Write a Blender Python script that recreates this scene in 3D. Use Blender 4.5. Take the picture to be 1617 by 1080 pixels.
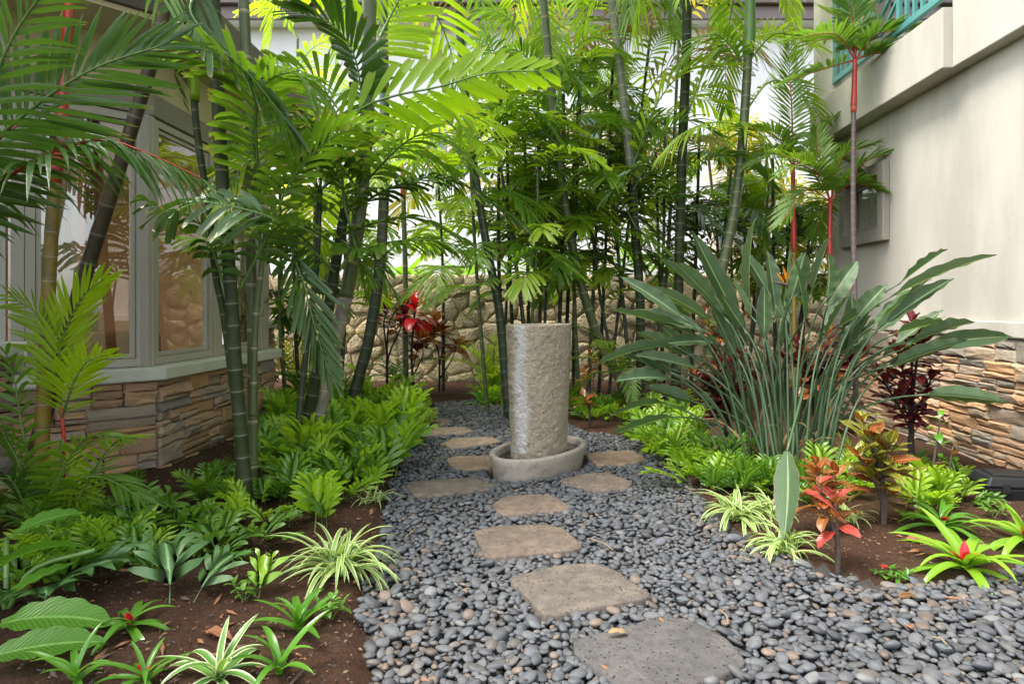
import bpy, math, random
import numpy as np
from mathutils import Vector, Matrix, noise, Quaternion

rnd = random.Random(7)
S = bpy.context.scene
COL = S.collection
for _o in list(bpy.data.objects):
    bpy.data.objects.remove(_o)

# ------------------------------------------------------------------ camera, sky, sun, exposure
F, CX, HY, EYE = 1000.0, 808.5, 488.0, 1.2      # focal length in photo pixels, centre column, horizon row, eye height
cam_d = bpy.data.cameras.new('camera'); cam = bpy.data.objects.new('camera', cam_d); COL.objects.link(cam)
cam.location = (0, 0, EYE); cam.rotation_euler = (math.radians(90), 0, 0)
cam_d.sensor_width = 36.0; cam_d.lens = 36.0 * F / 1617.0
cam_d.shift_y = -(540.0 - HY) / 1617.0
cam_d.clip_start = 0.05; cam_d.clip_end = 600
S.camera = cam

SUN_EL, SUN_AZ = math.radians(62), math.radians(-112)     # azimuth measured from +Y towards +X: high over the bay-windowed house
sun_dir = Vector((math.sin(SUN_AZ) * math.cos(SUN_EL), math.cos(SUN_AZ) * math.cos(SUN_EL), math.sin(SUN_EL)))
w = bpy.data.worlds.new('World'); S.world = w; w.use_nodes = True
wn, wl = w.node_tree.nodes, w.node_tree.links
wn.clear()
sky = wn.new('ShaderNodeTexSky'); sky.sky_type = 'NISHITA'; sky.sun_disc = False
sky.sun_elevation = SUN_EL; sky.sun_rotation = SUN_AZ; sky.air_density = 1.0; sky.dust_density = 2.0; sky.ozone_density = 1.0
tint = wn.new('ShaderNodeHueSaturation'); tint.inputs['Saturation'].default_value = 0.40   # thin bright cloud
bg = wn.new('ShaderNodeBackground'); bg.inputs['Strength'].default_value = 0.15
wo = wn.new('ShaderNodeOutputWorld')
wl.new(sky.outputs['Color'], tint.inputs['Color']); wl.new(tint.outputs['Color'], bg.inputs['Color']); wl.new(bg.outputs['Background'], wo.inputs['Surface'])
sun_d = bpy.data.lights.new('sun', 'SUN'); sun_d.energy = 1.45; sun_d.angle = math.radians(22); sun_d.color = (1.0, 0.95, 0.87)
sun = bpy.data.objects.new('sun', sun_d); COL.objects.link(sun)
sun.rotation_euler = (-sun_dir).to_track_quat('-Z', 'Y').to_euler(); sun.location = (0, 0, 12)

vs = S.view_settings
vs.view_transform = 'Standard'; vs.look = 'None'; vs.exposure = 2.2; vs.gamma = 1.0; vs.use_curve_mapping = False
S.render.engine = 'CYCLES'
cy = S.cycles
cy.use_denoising = True; cy.max_bounces = 9; cy.diffuse_bounces = 5; cy.glossy_bounces = 4; cy.transmission_bounces = 6; cy.transparent_max_bounces = 10
cy.sample_clamp_indirect = 6.0; cy.caustics_reflective = False; cy.caustics_refractive = False

# ------------------------------------------------------------------ helpers
def P(px, py, Y):
    return Vector(((px - CX) / F * Y, Y, EYE - (py - HY) / F * Y))
def G(px, py, z=0.0):
    Y = (EYE - z) * F / (py - HY)
    return Vector(((px - CX) / F * Y, Y, z))
def V(*a): return Vector(a)
Z = Vector((0, 0, 1))
def lerp(a, b, t): return a + (b - a) * t

class MB:
    """collects vertices, faces, uvs and material slots of one mesh"""
    def __init__(s): s.v = []; s.f = []; s.uv = []; s.m = []
    def vert(s, p, uv=(0.0, 0.0)):
        s.v.append((p[0], p[1], p[2])); s.uv.append(uv); return len(s.v) - 1
    def face(s, *i, m=0): s.f.append(i); s.m.append(m)
    def mesh(s, name, mats, smooth=True):
        me = bpy.data.meshes.new(name); me.from_pydata(s.v, [], s.f)
        ul = me.uv_layers.new(name='UVMap')
        li = np.zeros(len(me.loops), dtype=np.int32); me.loops.foreach_get('vertex_index', li)
        ul.data.foreach_set('uv', np.asarray(s.uv, dtype=np.float32)[li].ravel())
        for m in (mats if isinstance(mats, (list, tuple)) else [mats]): me.materials.append(M[m] if isinstance(m, str) else m)
        if len(set(s.m)) > 1: me.polygons.foreach_set('material_index', np.asarray(s.m, dtype=np.int32))
        if smooth: me.polygons.foreach_set('use_smooth', np.ones(len(me.polygons), dtype=bool))
        me.update(); return me
    def box(s, c, ax, ay, az, m=0):
        """box with centre c and half-axis vectors"""
        i = [s.vert(c + ax * a + ay * b + az * d) for a in (-1, 1) for b in (-1, 1) for d in (-1, 1)]
        for q in ((0, 1, 3, 2), (4, 6, 7, 5), (0, 4, 5, 1), (2, 3, 7, 6), (0, 2, 6, 4), (1, 5, 7, 3)): s.face(*[i[k] for k in q], m=m)
    def tube(s, pts, rad, n=8, cap=True, m=0, v0=0.0, vs_=1.0):
        """tube through pts with a radius for each"""
        T = [((pts[min(i + 1, len(pts) - 1)] - pts[max(i - 1, 0)]).normalized()) for i in range(len(pts))]
        a = T[0].orthogonal().normalized(); rings = []; L = 0.0
        for i, p in enumerate(pts):
            if i: L += (p - pts[i - 1]).length
            a = (a - T[i] * a.dot(T[i])).normalized(); b = T[i].cross(a)
            rings.append([s.vert(p + (a * math.cos(k * 2 * math.pi / n) + b * math.sin(k * 2 * math.pi / n)) * rad[i], (k / n, v0 + L * vs_)) for k in range(n)])
        for r0, r1 in zip(rings, rings[1:]):
            for k in range(n): s.face(r0[k], r0[(k + 1) % n], r1[(k + 1) % n], r1[k], m=m)
        if cap: s.face(*rings[0][::-1], m=m); s.face(*rings[-1], m=m)
        return rings

def link(o): COL.objects.link(o); return o
def tag(o, label, cat, group=None, kind=None):
    if label: o['label'] = label
    if cat: o['category'] = cat
    if group: o['group'] = group
    if kind: o['kind'] = kind
    return o
def thing(name, label, cat, loc=(0, 0, 0), group=None):
    o = bpy.data.objects.new(name, None); o.location = loc; o.empty_display_size = 0.1
    link(o); return tag(o, label, cat, group)
def wpos(o):
    p = Vector(o.location)
    while o.parent: o = o.parent; p = p + Vector(o.location)
    return p
def part(name, mb, mats, parent=None, smooth=True, kind=None, label=None, bevel=0.0):
    """mesh built in world coordinates, hung under an unrotated parent"""
    o = bpy.data.objects.new(name, mb.mesh(name, mats, smooth)); link(o)
    if parent is not None:
        o.parent = parent; o.location = -wpos(parent)
    if kind: o['kind'] = kind
    if label: o['label'] = label
    if bevel:
        b = o.modifiers.new('bevel', 'BEVEL'); b.width = bevel; b.segments = 2; b.limit_method = 'ANGLE'
    return o
def inst(name, me, parent, mat4, color=None):
    """a part that shares mesh data, placed by a matrix in its parent's space"""
    o = bpy.data.objects.new(name, me); link(o); o.parent = parent
    o.matrix_local = mat4
    if color: o.color = (*color, 1)
    return o
def spline(pts, n):
    """n+1 points of a Catmull-Rom curve through pts, evenly spaced"""
    if len(pts) == 2: return [pts[0].lerp(pts[1], i / n) for i in range(n + 1)]
    q = [pts[0] * 2 - pts[1]] + list(pts) + [pts[-1] * 2 - pts[-2]]
    fine = []
    K = 14
    for i in range(1, len(q) - 2):
        a, b, c, d = q[i - 1], q[i], q[i + 1], q[i + 2]
        for k in range(K):
            t = k / K
            fine.append(0.5 * ((b * 2) + (c - a) * t + (a * 2 - b * 5 + c * 4 - d) * t * t + (b * 3 - a - c * 3 + d) * t ** 3))
    fine.append(q[-2].copy())
    acc = [0.0]
    for a, b in zip(fine, fine[1:]): acc.append(acc[-1] + (b - a).length)
    out = []; j = 0
    for i in range(n + 1):
        s = acc[-1] * i / n
        while j < len(acc) - 2 and acc[j + 1] < s: j += 1
        d = acc[j + 1] - acc[j]
        out.append(fine[j].lerp(fine[j + 1], (s - acc[j]) / d if d > 1e-9 else 0))
    return out

# ------------------------------------------------------------------ materials
M = {}
class NT:
    def __init__(s, name):
        s.mat = bpy.data.materials.new(name); s.mat.use_nodes = True; s.t = s.mat.node_tree; s.t.nodes.clear()
        M[name] = s.mat
        s.out = s.n('ShaderNodeOutputMaterial')
    def n(s, t, **kw):
        x = s.t.nodes.new(t)
        for k, v in kw.items(): setattr(x, k, v)
        return x
    def set(s, sock, v):
        if isinstance(v, bpy.types.NodeSocket): s.t.links.new(v, sock)
        elif isinstance(v, (tuple, list)) and len(v) == 3 and sock.type == 'RGBA': sock.default_value = (*v, 1)
        else: sock.default_value = v
    def math(s, op, a, b=0.0, c=0.0, clamp=False):
        x = s.n('ShaderNodeMath', operation=op, use_clamp=clamp)
        for k, v in enumerate((a, b, c)): s.set(x.inputs[k], v)
        return x.outputs[0]
    def mix(s, f, a, b, blend='MIX'):
        x = s.n('ShaderNodeMix', data_type='RGBA', blend_type=blend)
        s.set(x.inputs[0], f); s.set(x.inputs[6], a); s.set(x.inputs[7], b); return x.outputs[2]
    def ramp(s, f, stops, interp='LINEAR'):
        x = s.n('ShaderNodeValToRGB'); x.color_ramp.interpolation = interp
        e = x.color_ramp.elements
        while len(e) < len(stops): e.new(0.5)
        for k, (p, c) in enumerate(stops): e[k].position = p; e[k].color = (*c, 1) if not isinstance(c, float) else (c, c, c, 1)
        s.set(x.inputs[0], f); return x.outputs[0]
    def noise(s, scale, detail=4.0, rough=0.55, co=None, dist=0.0):
        x = s.n('ShaderNodeTexNoise'); x.inputs['Scale'].default_value = scale; x.inputs['Detail'].default_value = detail
        x.inputs['Roughness'].default_value = rough; x.inputs['Distortion'].default_value = dist
        if co is not None: s.set(x.inputs['Vector'], co)
        return x.outputs['Fac']
    def vor(s, scale, feature='F1', co=None, out='Distance'):
        x = s.n('ShaderNodeTexVoronoi', feature=feature); x.inputs['Scale'].default_value = scale
        if co is not None: s.set(x.inputs['Vector'], co)
        return x.outputs[out]
    def geo(s): return s.n('ShaderNodeNewGeometry').outputs['Position']
    def obj(s): return s.n('ShaderNodeTexCoord').outputs['Object']
    def uv(s):
        x = s.n('ShaderNodeSeparateXYZ'); s.t.links.new(s.n('ShaderNodeTexCoord').outputs['UV'], x.inputs[0]); return x.outputs[0], x.outputs[1]
    def xyz(s, v):
        x = s.n('ShaderNodeSeparateXYZ'); s.t.links.new(v, x.inputs[0]); return x.outputs
    def info(s, k): return s.n('ShaderNodeObjectInfo').outputs[k]
    def bump(s, h, strength=0.4, dist=0.01):
        x = s.n('ShaderNodeBump'); x.inputs['Strength'].default_value = strength; x.inputs['Distance'].default_value = dist
        s.set(x.inputs['Height'], h); return x.outputs[0]
    def bsdf(s, col, rough=0.6, spec=0.5, normal=None, metal=0.0, coat=0.0):
        b = s.n('ShaderNodeBsdfPrincipled')
        s.set(b.inputs['Base Color'], col); s.set(b.inputs['Roughness'], rough); s.set(b.inputs['Specular IOR Level'], spec); s.set(b.inputs['Metallic'], metal)
        if coat: b.inputs['Coat Weight'].default_value = coat
        if normal is not None: s.set(b.inputs['Normal'], normal)
        return b.outputs[0]
    def done(s, sh): s.t.links.new(sh, s.out.inputs['Surface']); return s.mat
    def leaf(s, col, tcol, trans=0.4, rough=0.38, spec=0.5, normal=None):
        p = s.bsdf(col, rough, spec, normal); t = s.n('ShaderNodeBsdfTranslucent'); s.set(t.inputs['Color'], tcol)
        if normal is not None: s.set(t.inputs['Normal'], normal)
        x = s.n('ShaderNodeMixShader'); x.inputs[0].default_value = trans
        s.t.links.new(p, x.inputs[1]); s.t.links.new(t.outputs[0], x.inputs[2]); return s.done(x.outputs[0])

def sc(c, k): return tuple(min(1.0, x * k) for x in c)

def leaf_mat(name, c1, c2, trans=0.4, rough=0.36, spec=0.5, tip=(0.30, 0.20, 0.08), tipamt=0.5, midrib=None, pleat=30.0):
    """plain leaf: colour drifts from leaf to leaf, dry tip, faint pleats"""
    t = NT(name); r = t.info('Random'); u, v = t.uv(); pos = t.geo()
    n1 = t.noise(2.3, 3.0, co=pos)
    f = t.math('ADD', t.math('MULTIPLY', r, 0.65), t.math('MULTIPLY', t.math('SUBTRACT', n1, 0.33), 0.9), clamp=True)
    col = t.mix(f, c1, c2)
    n2 = t.noise(38.0, 3.0, co=pos)
    col = t.mix(t.math('MULTIPLY', n2, 0.35), col, sc(c1, 0.7))
    n3 = t.noise(9.0, 2.0, co=pos)
    dry = t.math('MULTIPLY', t.math('SMOOTH_MIN', 1.0, t.math('MAXIMUM', 0.0, t.math('MULTIPLY', t.math('SUBTRACT', t.math('ADD', v, t.math('MULTIPLY', n3, 0.35)), 1.07), 9.0)), 0.05), tipamt, clamp=True)
    col = t.mix(dry, col, tip)
    if midrib is not None:
        k = t.math('LESS_THAN', t.math('ABSOLUTE', t.math('SUBTRACT', u, 0.5)), 0.035)
        col = t.mix(k, col, midrib)
    tr = t.mix(1.0, col, (1.75, 1.75, 0.8), 'MULTIPLY')
    wv = t.math('SINE', t.math('MULTIPLY', u, pleat))
    t.leaf(col, tr, trans, rough, spec, t.bump(t.math('ADD', t.math('MULTIPLY', wv, 0.5), n2), 0.25, 0.004))

leaf_mat('palm_dark', (0.036, 0.090, 0.016), (0.075, 0.150, 0.022), 0.24, 0.27, 0.6)
leaf_mat('palm_mid', (0.085, 0.185, 0.016), (0.155, 0.265, 0.022), 0.48, 0.33)
leaf_mat('palm_light', (0.18, 0.30, 0.018), (0.29, 0.40, 0.025), 0.54, 0.36)
leaf_mat('palm_lime', (0.25, 0.40, 0.012), (0.36, 0.48, 0.02), 0.60, 0.4)  # lime of backlit fronds put into the leaf colour; young leaves share it
leaf_mat('palm_red_stem', (0.08, 0.18, 0.025), (0.17, 0.27, 0.035), 0.42, 0.34, tipamt=0.9)
leaf_mat('palm_dry', (0.30, 0.20, 0.10), (0.42, 0.30, 0.16), 0.25, 0.8, 0.2)
leaf_mat('palm_yellowing', (0.26, 0.26, 0.04), (0.40, 0.30, 0.07), 0.42, 0.5)
leaf_mat('fern_green', (0.19, 0.35, 0.02), (0.34, 0.50, 0.035), 0.45, 0.34, tipamt=0.15, midrib=(0.26, 0.40, 0.10), pleat=0.0)
leaf_mat('fern_dark', (0.08, 0.19, 0.02), (0.15, 0.29, 0.03), 0.40, 0.32, tipamt=0.15, midrib=(0.14, 0.27, 0.09), pleat=0.0)
leaf_mat('fern_blue', (0.065, 0.15, 0.042), (0.09, 0.19, 0.05), 0.28, 0.42, tipamt=0.0, midrib=(0.20, 0.36, 0.15), pleat=0.0)
leaf_mat('strap_green', (0.06, 0.19, 0.02), (0.14, 0.32, 0.03), 0.36, 0.25, 0.6, tipamt=0.1, pleat=0.0)
leaf_mat('strap_lime', (0.14, 0.30, 0.02), (0.26, 0.44, 0.03), 0.36, 0.25, 0.6, tipamt=0.1, pleat=0.0)
leaf_mat('yellow_shrub', (0.38, 0.36, 0.05), (0.62, 0.56, 0.12), 0.45, 0.45, tipamt=0.0, pleat=0.0)
leaf_mat('red_bract', (0.40, 0.010, 0.018), (0.55, 0.015, 0.03), 0.3, 0.3, tipamt=0.0, pleat=0.0)
leaf_mat('orange_petal', (0.75, 0.22, 0.02), (0.85, 0.33, 0.04), 0.3, 0.4, tipamt=0.0, pleat=0.0)
leaf_mat('beak_purple', (0.10, 0.07, 0.10), (0.16, 0.10, 0.11), 0.1, 0.4, tipamt=0.0, pleat=0.0)
leaf_mat('croton_dark', (0.035, 0.012, 0.016), (0.14, 0.012, 0.02), 0.25, 0.22, 0.6, tipamt=0.0, midrib=(0.22, 0.03, 0.03), pleat=0.0)
leaf_mat('dead_leaf', (0.24, 0.10, 0.05), (0.36, 0.20, 0.10), 0.2, 0.7, 0.2, tipamt=0.0, pleat=0.0)

def blade_mat(name, c1, c2, rib, lines, trans=0.3, rough=0.35, vein=0.25, edge=None):
    """broad leaf with a pale midrib and side veins running out to the margin"""
    t = NT(name); u, v = t.uv(); r = t.info('Random'); pos = t.geo()
    a = t.math('ABSOLUTE', t.math('SUBTRACT', u, 0.5))
    col = t.mix(t.math('ADD', t.math('MULTIPLY', r, 0.7), t.math('MULTIPLY', t.noise(3.0, 3.0, co=pos), 0.4), clamp=True), c1, c2)
    w_ = t.math('SINE', t.math('MULTIPLY', t.math('SUBTRACT', v, t.math('MULTIPLY', a, 0.35)), lines))
    col = t.mix(t.math('MULTIPLY', t.math('GREATER_THAN', w_, 0.72), vein), col, rib)
    if edge: col = t.mix(t.math('GREATER_THAN', t.math('ADD', a, t.math('MULTIPLY', t.noise(14.0, 2.0, co=pos), 0.05)), 0.505), col, edge)
    col = t.mix(t.math('LESS_THAN', a, 0.04), col, rib)
    tr = t.mix(1.0, col, (1.7, 1.7, 0.8), 'MULTIPLY')
    t.leaf(col, tr, trans, rough, 0.5, t.bump(w_, 0.22, 0.004))
blade_mat('strelitzia_leaf', (0.038, 0.085, 0.034), (0.070, 0.122, 0.052), (0.22, 0.29, 0.14), 160.0, 0.28, 0.5, 0.08, edge=(0.22, 0.15, 0.10))
blade_mat('banana_leaf', (0.055, 0.155, 0.015), (0.095, 0.235, 0.02), (0.17, 0.36, 0.07), 120.0, 0.4, 0.3, 0.18)

def croton_mat(name, c1, c2, rib, lines=55.0, vein=0.9):
    t = NT(name); u, v = t.uv(); r = t.info('Random'); pos = t.geo()
    a = t.math('ABSOLUTE', t.math('SUBTRACT', u, 0.5))
    nz = t.noise(22.0, 2.0, co=pos)
    col = t.mix(t.math('ADD', t.math('MULTIPLY', r, 0.8), t.math('MULTIPLY', nz, 0.3), clamp=True), c1, c2)
    w_ = t.math('SINE', t.math('ADD', t.math('MULTIPLY', t.math('SUBTRACT', v, t.math('MULTIPLY', a, 0.55)), lines), t.math('MULTIPLY', nz, 1.5)))
    k = t.math('MULTIPLY', t.math('GREATER_THAN', w_, 0.55), vein)
    col = t.mix(k, col, rib); col = t.mix(t.math('LESS_THAN', a, 0.05), col, rib)
    col = t.mix(t.math('GREATER_THAN', a, 0.46), col, rib)
    t.leaf(col, t.mix(1.0, col, (1.6, 1.4, 0.8), 'MULTIPLY'), 0.28, 0.25, 0.6, t.bump(w_, 0.2, 0.003))
croton_mat('croton_gold', (0.025, 0.06, 0.015), (0.10, 0.13, 0.02), (0.42, 0.35, 0.05), vein=.75)
croton_mat('croton_red', (0.20, 0.03, 0.015), (0.06, 0.05, 0.02), (0.48, 0.16, 0.04), vein=.7)
croton_mat('croton_scarlet', (0.46, 0.04, 0.035), (0.28, 0.05, 0.035), (0.52, 0.10, 0.07), vein=0.4)
croton_mat('croton_orange', (0.24, 0.08, 0.02), (0.09, 0.045, 0.02), (0.40, 0.18, 0.05), vein=0.4)

t = NT('spider_leaf'); u, v = t.uv(); a = t.math('ABSOLUTE', t.math('SUBTRACT', u, 0.5))
col = t.mix(t.math('GREATER_THAN', a, 0.29), t.mix(t.info('Random'), (0.12, 0.26, 0.05), (0.24, 0.40, 0.08)), (0.52, 0.56, 0.26))
t.leaf(col, t.mix(1.0, col, (1.3, 1.3, 0.7), 'MULTIPLY'), 0.35, 0.4)
t = NT('variegated_leaf'); u, v = t.uv(); a = t.math('ABSOLUTE', t.math('SUBTRACT', u, 0.5))
col = t.mix(t.math('GREATER_THAN', a, 0.33), t.mix(t.info('Random'), (0.07, 0.20, 0.04), (0.16, 0.32, 0.06)), (0.66, 0.68, 0.42))
t.leaf(col, t.mix(1.0, col, (1.3, 1.3, 0.7), 'MULTIPLY'), 0.35, 0.3)

def trunk_mat(name, c1, c2, ring, patch=None, spec=0.5, rough=0.42):
    """cane with leaf scars: v counts the joints"""
    t = NT(name); u, v = t.uv(); pos = t.geo(); r = t.info('Random')
    n1 = t.noise(7.0, 4.0, co=pos); n2 = t.noise(60.0, 4.0, 0.65, co=pos)
    fr = t.math('FRACT', t.math('ADD', v, t.math('MULTIPLY', t.math('SUBTRACT', n1, 0.5), 0.05)))
    col = t.mix(t.math('ADD', t.math('MULTIPLY', r, 0.4), t.math('MULTIPLY', n1, 0.6)), c1, c2)
    if patch:
        n3 = t.noise(5.0, 5.0, 0.6, co=pos, dist=0.6)
        col = t.mix(t.ramp(n3, [(0.50, 0.0), (0.60, 0.85)]), col, patch)
    col = t.mix(t.math('MULTIPLY', n2, 0.45), col, sc(c1, 0.55))
    pale = t.ramp(fr, [(0.0, 0.8), (0.045, 0.7), (0.065, 0.12), (0.25, 0.0), (0.95, 0.0), (0.98, 0.3)])
    col = t.mix(pale, col, ring)
    dark = t.ramp(fr, [(0.05, 0.0), (0.065, 0.75), (0.10, 0.0)])
    col = t.mix(dark, col, sc(c1, 0.3))
    t.done(t.bsdf(col, rough, spec, t.bump(n2, 0.35, 0.004)))
trunk_mat('cane_green', (0.011, 0.022, 0.005), (0.030, 0.046, 0.011), (0.15, 0.145, 0.10), (0.04, 0.045, 0.02), spec=.22, rough=.55)
trunk_mat('cane_dark', (0.014, 0.028, 0.012), (0.03, 0.055, 0.020), (0.15, 0.14, 0.10), (0.05, 0.04, 0.03))
trunk_mat('cane_olive', (0.05, 0.075, 0.025), (0.11, 0.13, 0.045), (0.30, 0.27, 0.16))
trunk_mat('cane_grey', (0.10, 0.115, 0.075), (0.17, 0.17, 0.12), (0.34, 0.31, 0.24), (0.07, 0.10, 0.05))
trunk_mat('cane_pinkish', (0.19, 0.15, 0.12), (0.27, 0.22, 0.18), (0.36, 0.31, 0.25), (0.08, 0.10, 0.05), rough=0.6)
trunk_mat('cane_yellow', (0.17, 0.11, 0.018), (0.30, 0.20, 0.025), (0.26, 0.23, 0.16), (0.10, 0.08, 0.02))
trunk_mat('cane_brown', (0.028, 0.020, 0.013), (0.060, 0.040, 0.022), (0.17, 0.15, 0.12), (0.09, 0.055, 0.02))
trunk_mat('cane_purple', (0.075, 0.05, 0.05), (0.14, 0.10, 0.09), (0.24, 0.21, 0.19))
trunk_mat('cane_orange', (0.24, 0.10, 0.03), (0.34, 0.17, 0.04), (0.36, 0.28, 0.16))

def plain(name, c, rough=0.6, spec=0.4, var=0.2, scale=12.0, bump=0.15, dist=0.003, metal=0.0):
    t = NT(name); pos = t.geo(); n1 = t.noise(scale, 5.0, 0.6, co=pos)
    t.done(t.bsdf(t.mix(n1, sc(c, 1 - var), sc(c, 1 + var)), rough, spec, t.bump(n1, bump, dist), metal))
trunk_mat('crownshaft_red', (0.50, 0.022, 0.014), (0.34, 0.03, 0.014), (0.40, 0.08, 0.03), (0.22, 0.035, 0.02), rough=.35)
plain('petiole_red', (0.30, 0.025, 0.02), 0.35, 0.5, 0.3, 8.0)
plain('crownshaft_green', (0.10, 0.19, 0.06), 0.35, 0.5, 0.2, 6.0)
plain('petiole_green', (0.09, 0.17, 0.035), 0.35, 0.5, 0.2, 8.0)
plain('petiole_grey', (0.048, 0.088, 0.038), 0.4, 0.5, 0.2, 8.0)
plain('stem_brown', (0.075, 0.055, 0.045), 0.8, 0.2, 0.35, 30.0, 0.5)
plain('stem_dark', (0.03, 0.022, 0.02), 0.8, 0.2, 0.35, 30.0, 0.5)
plain('black_plastic', (0.012, 0.013, 0.014), 0.45, 0.4, 0.3, 40.0)
plain('grey_lens', (0.12, 0.14, 0.15), 0.15, 0.6, 0.2, 40.0)
plain('window_frame', (0.37, 0.335, 0.285), 0.5, 0.4, 0.05, 6.0)
plain('trim_frame', (0.24, 0.215, 0.18), 0.7, 0.3, 0.1, 9.0)
plain('fascia_brown', (0.085, 0.065, 0.06), 0.55, 0.4, 0.15, 5.0)
plain('fascia_mauve', (0.15, 0.115, 0.115), 0.6, 0.4, 0.12, 4.0)
plain('teal_paint', (0.085, 0.26, 0.25), 0.45, 0.5, 0.1, 8.0)
plain('door_brown', (0.30, 0.12, 0.045), 0.5, 0.4, 0.2, 5.0)
plain('dark_room', (0.05, 0.045, 0.045), 0.8, 0.2, 0.2, 3.0)
plain('twig', (0.20, 0.15, 0.10), 0.9, 0.1, 0.4, 40.0)
plain('room_wall', (0.72, 0.42, 0.22), 0.8, 0.2, 0.08, 2.0)
plain('room_floor', (0.16, 0.09, 0.05), 0.5, 0.3, 0.2, 3.0)
plain('room_wood', (0.34, 0.15, 0.06), 0.5, 0.3, 0.2, 5.0)
plain('curtain_cloth', (0.62, 0.50, 0.36), 0.9, 0.1, 0.06, 8.0)
plain('cream_trim', (0.62, 0.52, 0.40), 0.7, 0.3, 0.06, 4.0)

def stucco(name, c, stain=(0.25, 0.23, 0.19), amt=0.35, grain=70.0):
    t = NT(name); pos = t.geo(); x, y, z = t.xyz(pos)
    cv = t.n('ShaderNodeCombineXYZ'); t.set(cv.inputs[0], t.math('MULTIPLY', x, 1.1)); t.set(cv.inputs[1], t.math('MULTIPLY', y, 1.1)); t.set(cv.inputs[2], t.math('MULTIPLY', z, 0.32))
    st = t.ramp(t.noise(1.3, 5.0, 0.6, co=cv.outputs[0]), [(0.46, 0.0), (0.66, 1.0)])
    n2 = t.noise(grain, 4.0, 0.6, co=pos); n3 = t.noise(0.8, 3.0, co=pos)
    col = t.mix(t.math('MULTIPLY', st, amt), t.mix(n3, sc(c, 0.94), sc(c, 1.05)), stain)
    col = t.mix(t.math('MULTIPLY', n2, 0.12), col, sc(c, 0.7))
    t.done(t.bsdf(col, 0.9, 0.15, t.bump(n2, 0.32, 0.007)))
stucco('stucco_cream', (0.455, 0.425, 0.37), (0.26, 0.245, 0.205), 0.5)
stucco('stucco_white', (0.66, 0.66, 0.655), (0.50, 0.48, 0.45), 0.25)
stucco('stucco_yellow', (0.56, 0.48, 0.33), (0.38, 0.32, 0.22), 0.3)
stucco('sill_concrete', (0.52, 0.51, 0.44), (0.30, 0.30, 0.24), 0.45, 40.0)

t = NT('ledge_stone'); pos = t.geo(); c = t.info('Color')
n1 = t.noise(9.0, 6.0, 0.62, co=pos, dist=0.5); n2 = t.noise(55.0, 5.0, 0.65, co=pos)
x, y, z = t.xyz(pos)
cv = t.n('ShaderNodeCombineXYZ'); t.set(cv.inputs[0], x); t.set(cv.inputs[1], y); t.set(cv.inputs[2], t.math('MULTIPLY', z, 4.0))
n3 = t.noise(12.0, 5.0, 0.6, co=cv.outputs[0])
col = t.mix(t.ramp(n1, [(0.40, 0.0), (0.62, 0.75)]), c, t.mix(0.5, c, (0.20, 0.185, 0.165)))
col = t.mix(t.ramp(n3, [(0.50, 0.0), (0.70, 0.45)]), col, t.mix(0.6, c, (0.34, 0.24, 0.14)))
col = t.mix(t.math('MULTIPLY', n2, 0.4), col, t.mix(1.0, col, (0.55, 0.52, 0.50), 'MULTIPLY'))
t.done(t.bsdf(col, 0.92, 0.15, t.bump(t.math('ADD', t.math('MULTIPLY', n3, 0.9), n2), 0.6, 0.012)))
t = NT('joint_dark'); t.done(t.bsdf((0.045, 0.038, 0.03), 0.95, 0.1))
t = NT('mortar'); n2 = t.noise(40.0, 4.0, co=t.geo()); t.done(t.bsdf(t.mix(n2, (0.46, 0.37, 0.23), (0.58, 0.48, 0.31)), 0.95, 0.1, t.bump(n2, 0.6, 0.01)))
t = NT('coral_stone'); pos = t.geo(); c = t.info('Color')
n1 = t.noise(5.0, 6.0, 0.65, co=pos, dist=0.8); n2 = t.noise(26.0, 6.0, 0.7, co=pos); vv = t.vor(30.0, co=pos)
col = t.mix(t.ramp(n1, [(0.42, 0.0), (0.66, 0.7)]), c, t.mix(0.6, c, (0.30, 0.27, 0.21)))
col = t.mix(t.ramp(n2, [(0.54, 0.0), (0.70, 0.6)]), col, (0.20, 0.15, 0.09))
t.done(t.bsdf(col, 0.95, 0.1, t.bump(t.math('ADD', t.math('MULTIPLY', n2, 2.0), t.math('MULTIPLY', vv, 0.7)), 1.0, 0.035)))

t = NT('soil'); pos = t.geo(); n1 = t.noise(3.0, 6.0, 0.6, co=pos); n2 = t.noise(45.0, 6.0, 0.7, co=pos); n3 = t.noise(150.0, 3.0, 0.7, co=pos)
col = t.mix(n1, (0.055, 0.026, 0.016), (0.105, 0.058, 0.036))
col = t.mix(t.ramp(n2, [(0.45, 0.0), (0.68, 0.7)]), col, (0.032, 0.018, 0.013))
col = t.mix(t.ramp(n3, [(0.64, 0.0), (0.72, 0.7)]), col, (0.24, 0.18, 0.13))
moss = t.ramp(t.noise(1.7, 4.0, co=pos), [(0.60, 0.0), (0.72, 0.5)])
col = t.mix(moss, col, (0.06, 0.065, 0.015))
t.done(t.bsdf(col, 0.95, 0.1, t.bump(t.math('ADD', n2, t.math('MULTIPLY', n3, 0.3)), 1.0, 0.03)))
t = NT('gravel_base'); pos = t.geo(); n2 = t.noise(90.0, 4.0, 0.7, co=pos)
t.done(t.bsdf(t.mix(n2, (0.035, 0.032, 0.03), (0.12, 0.11, 0.10)), 0.95, 0.1, t.bump(n2, 1.0, 0.02)))
t = NT('far_ground'); pos = t.geo(); n2 = t.noise(0.8, 5.0, co=pos); t.done(t.bsdf(t.mix(n2, (0.06, 0.045, 0.03), (0.07, 0.09, 0.03)), 0.95, 0.1))
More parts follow.
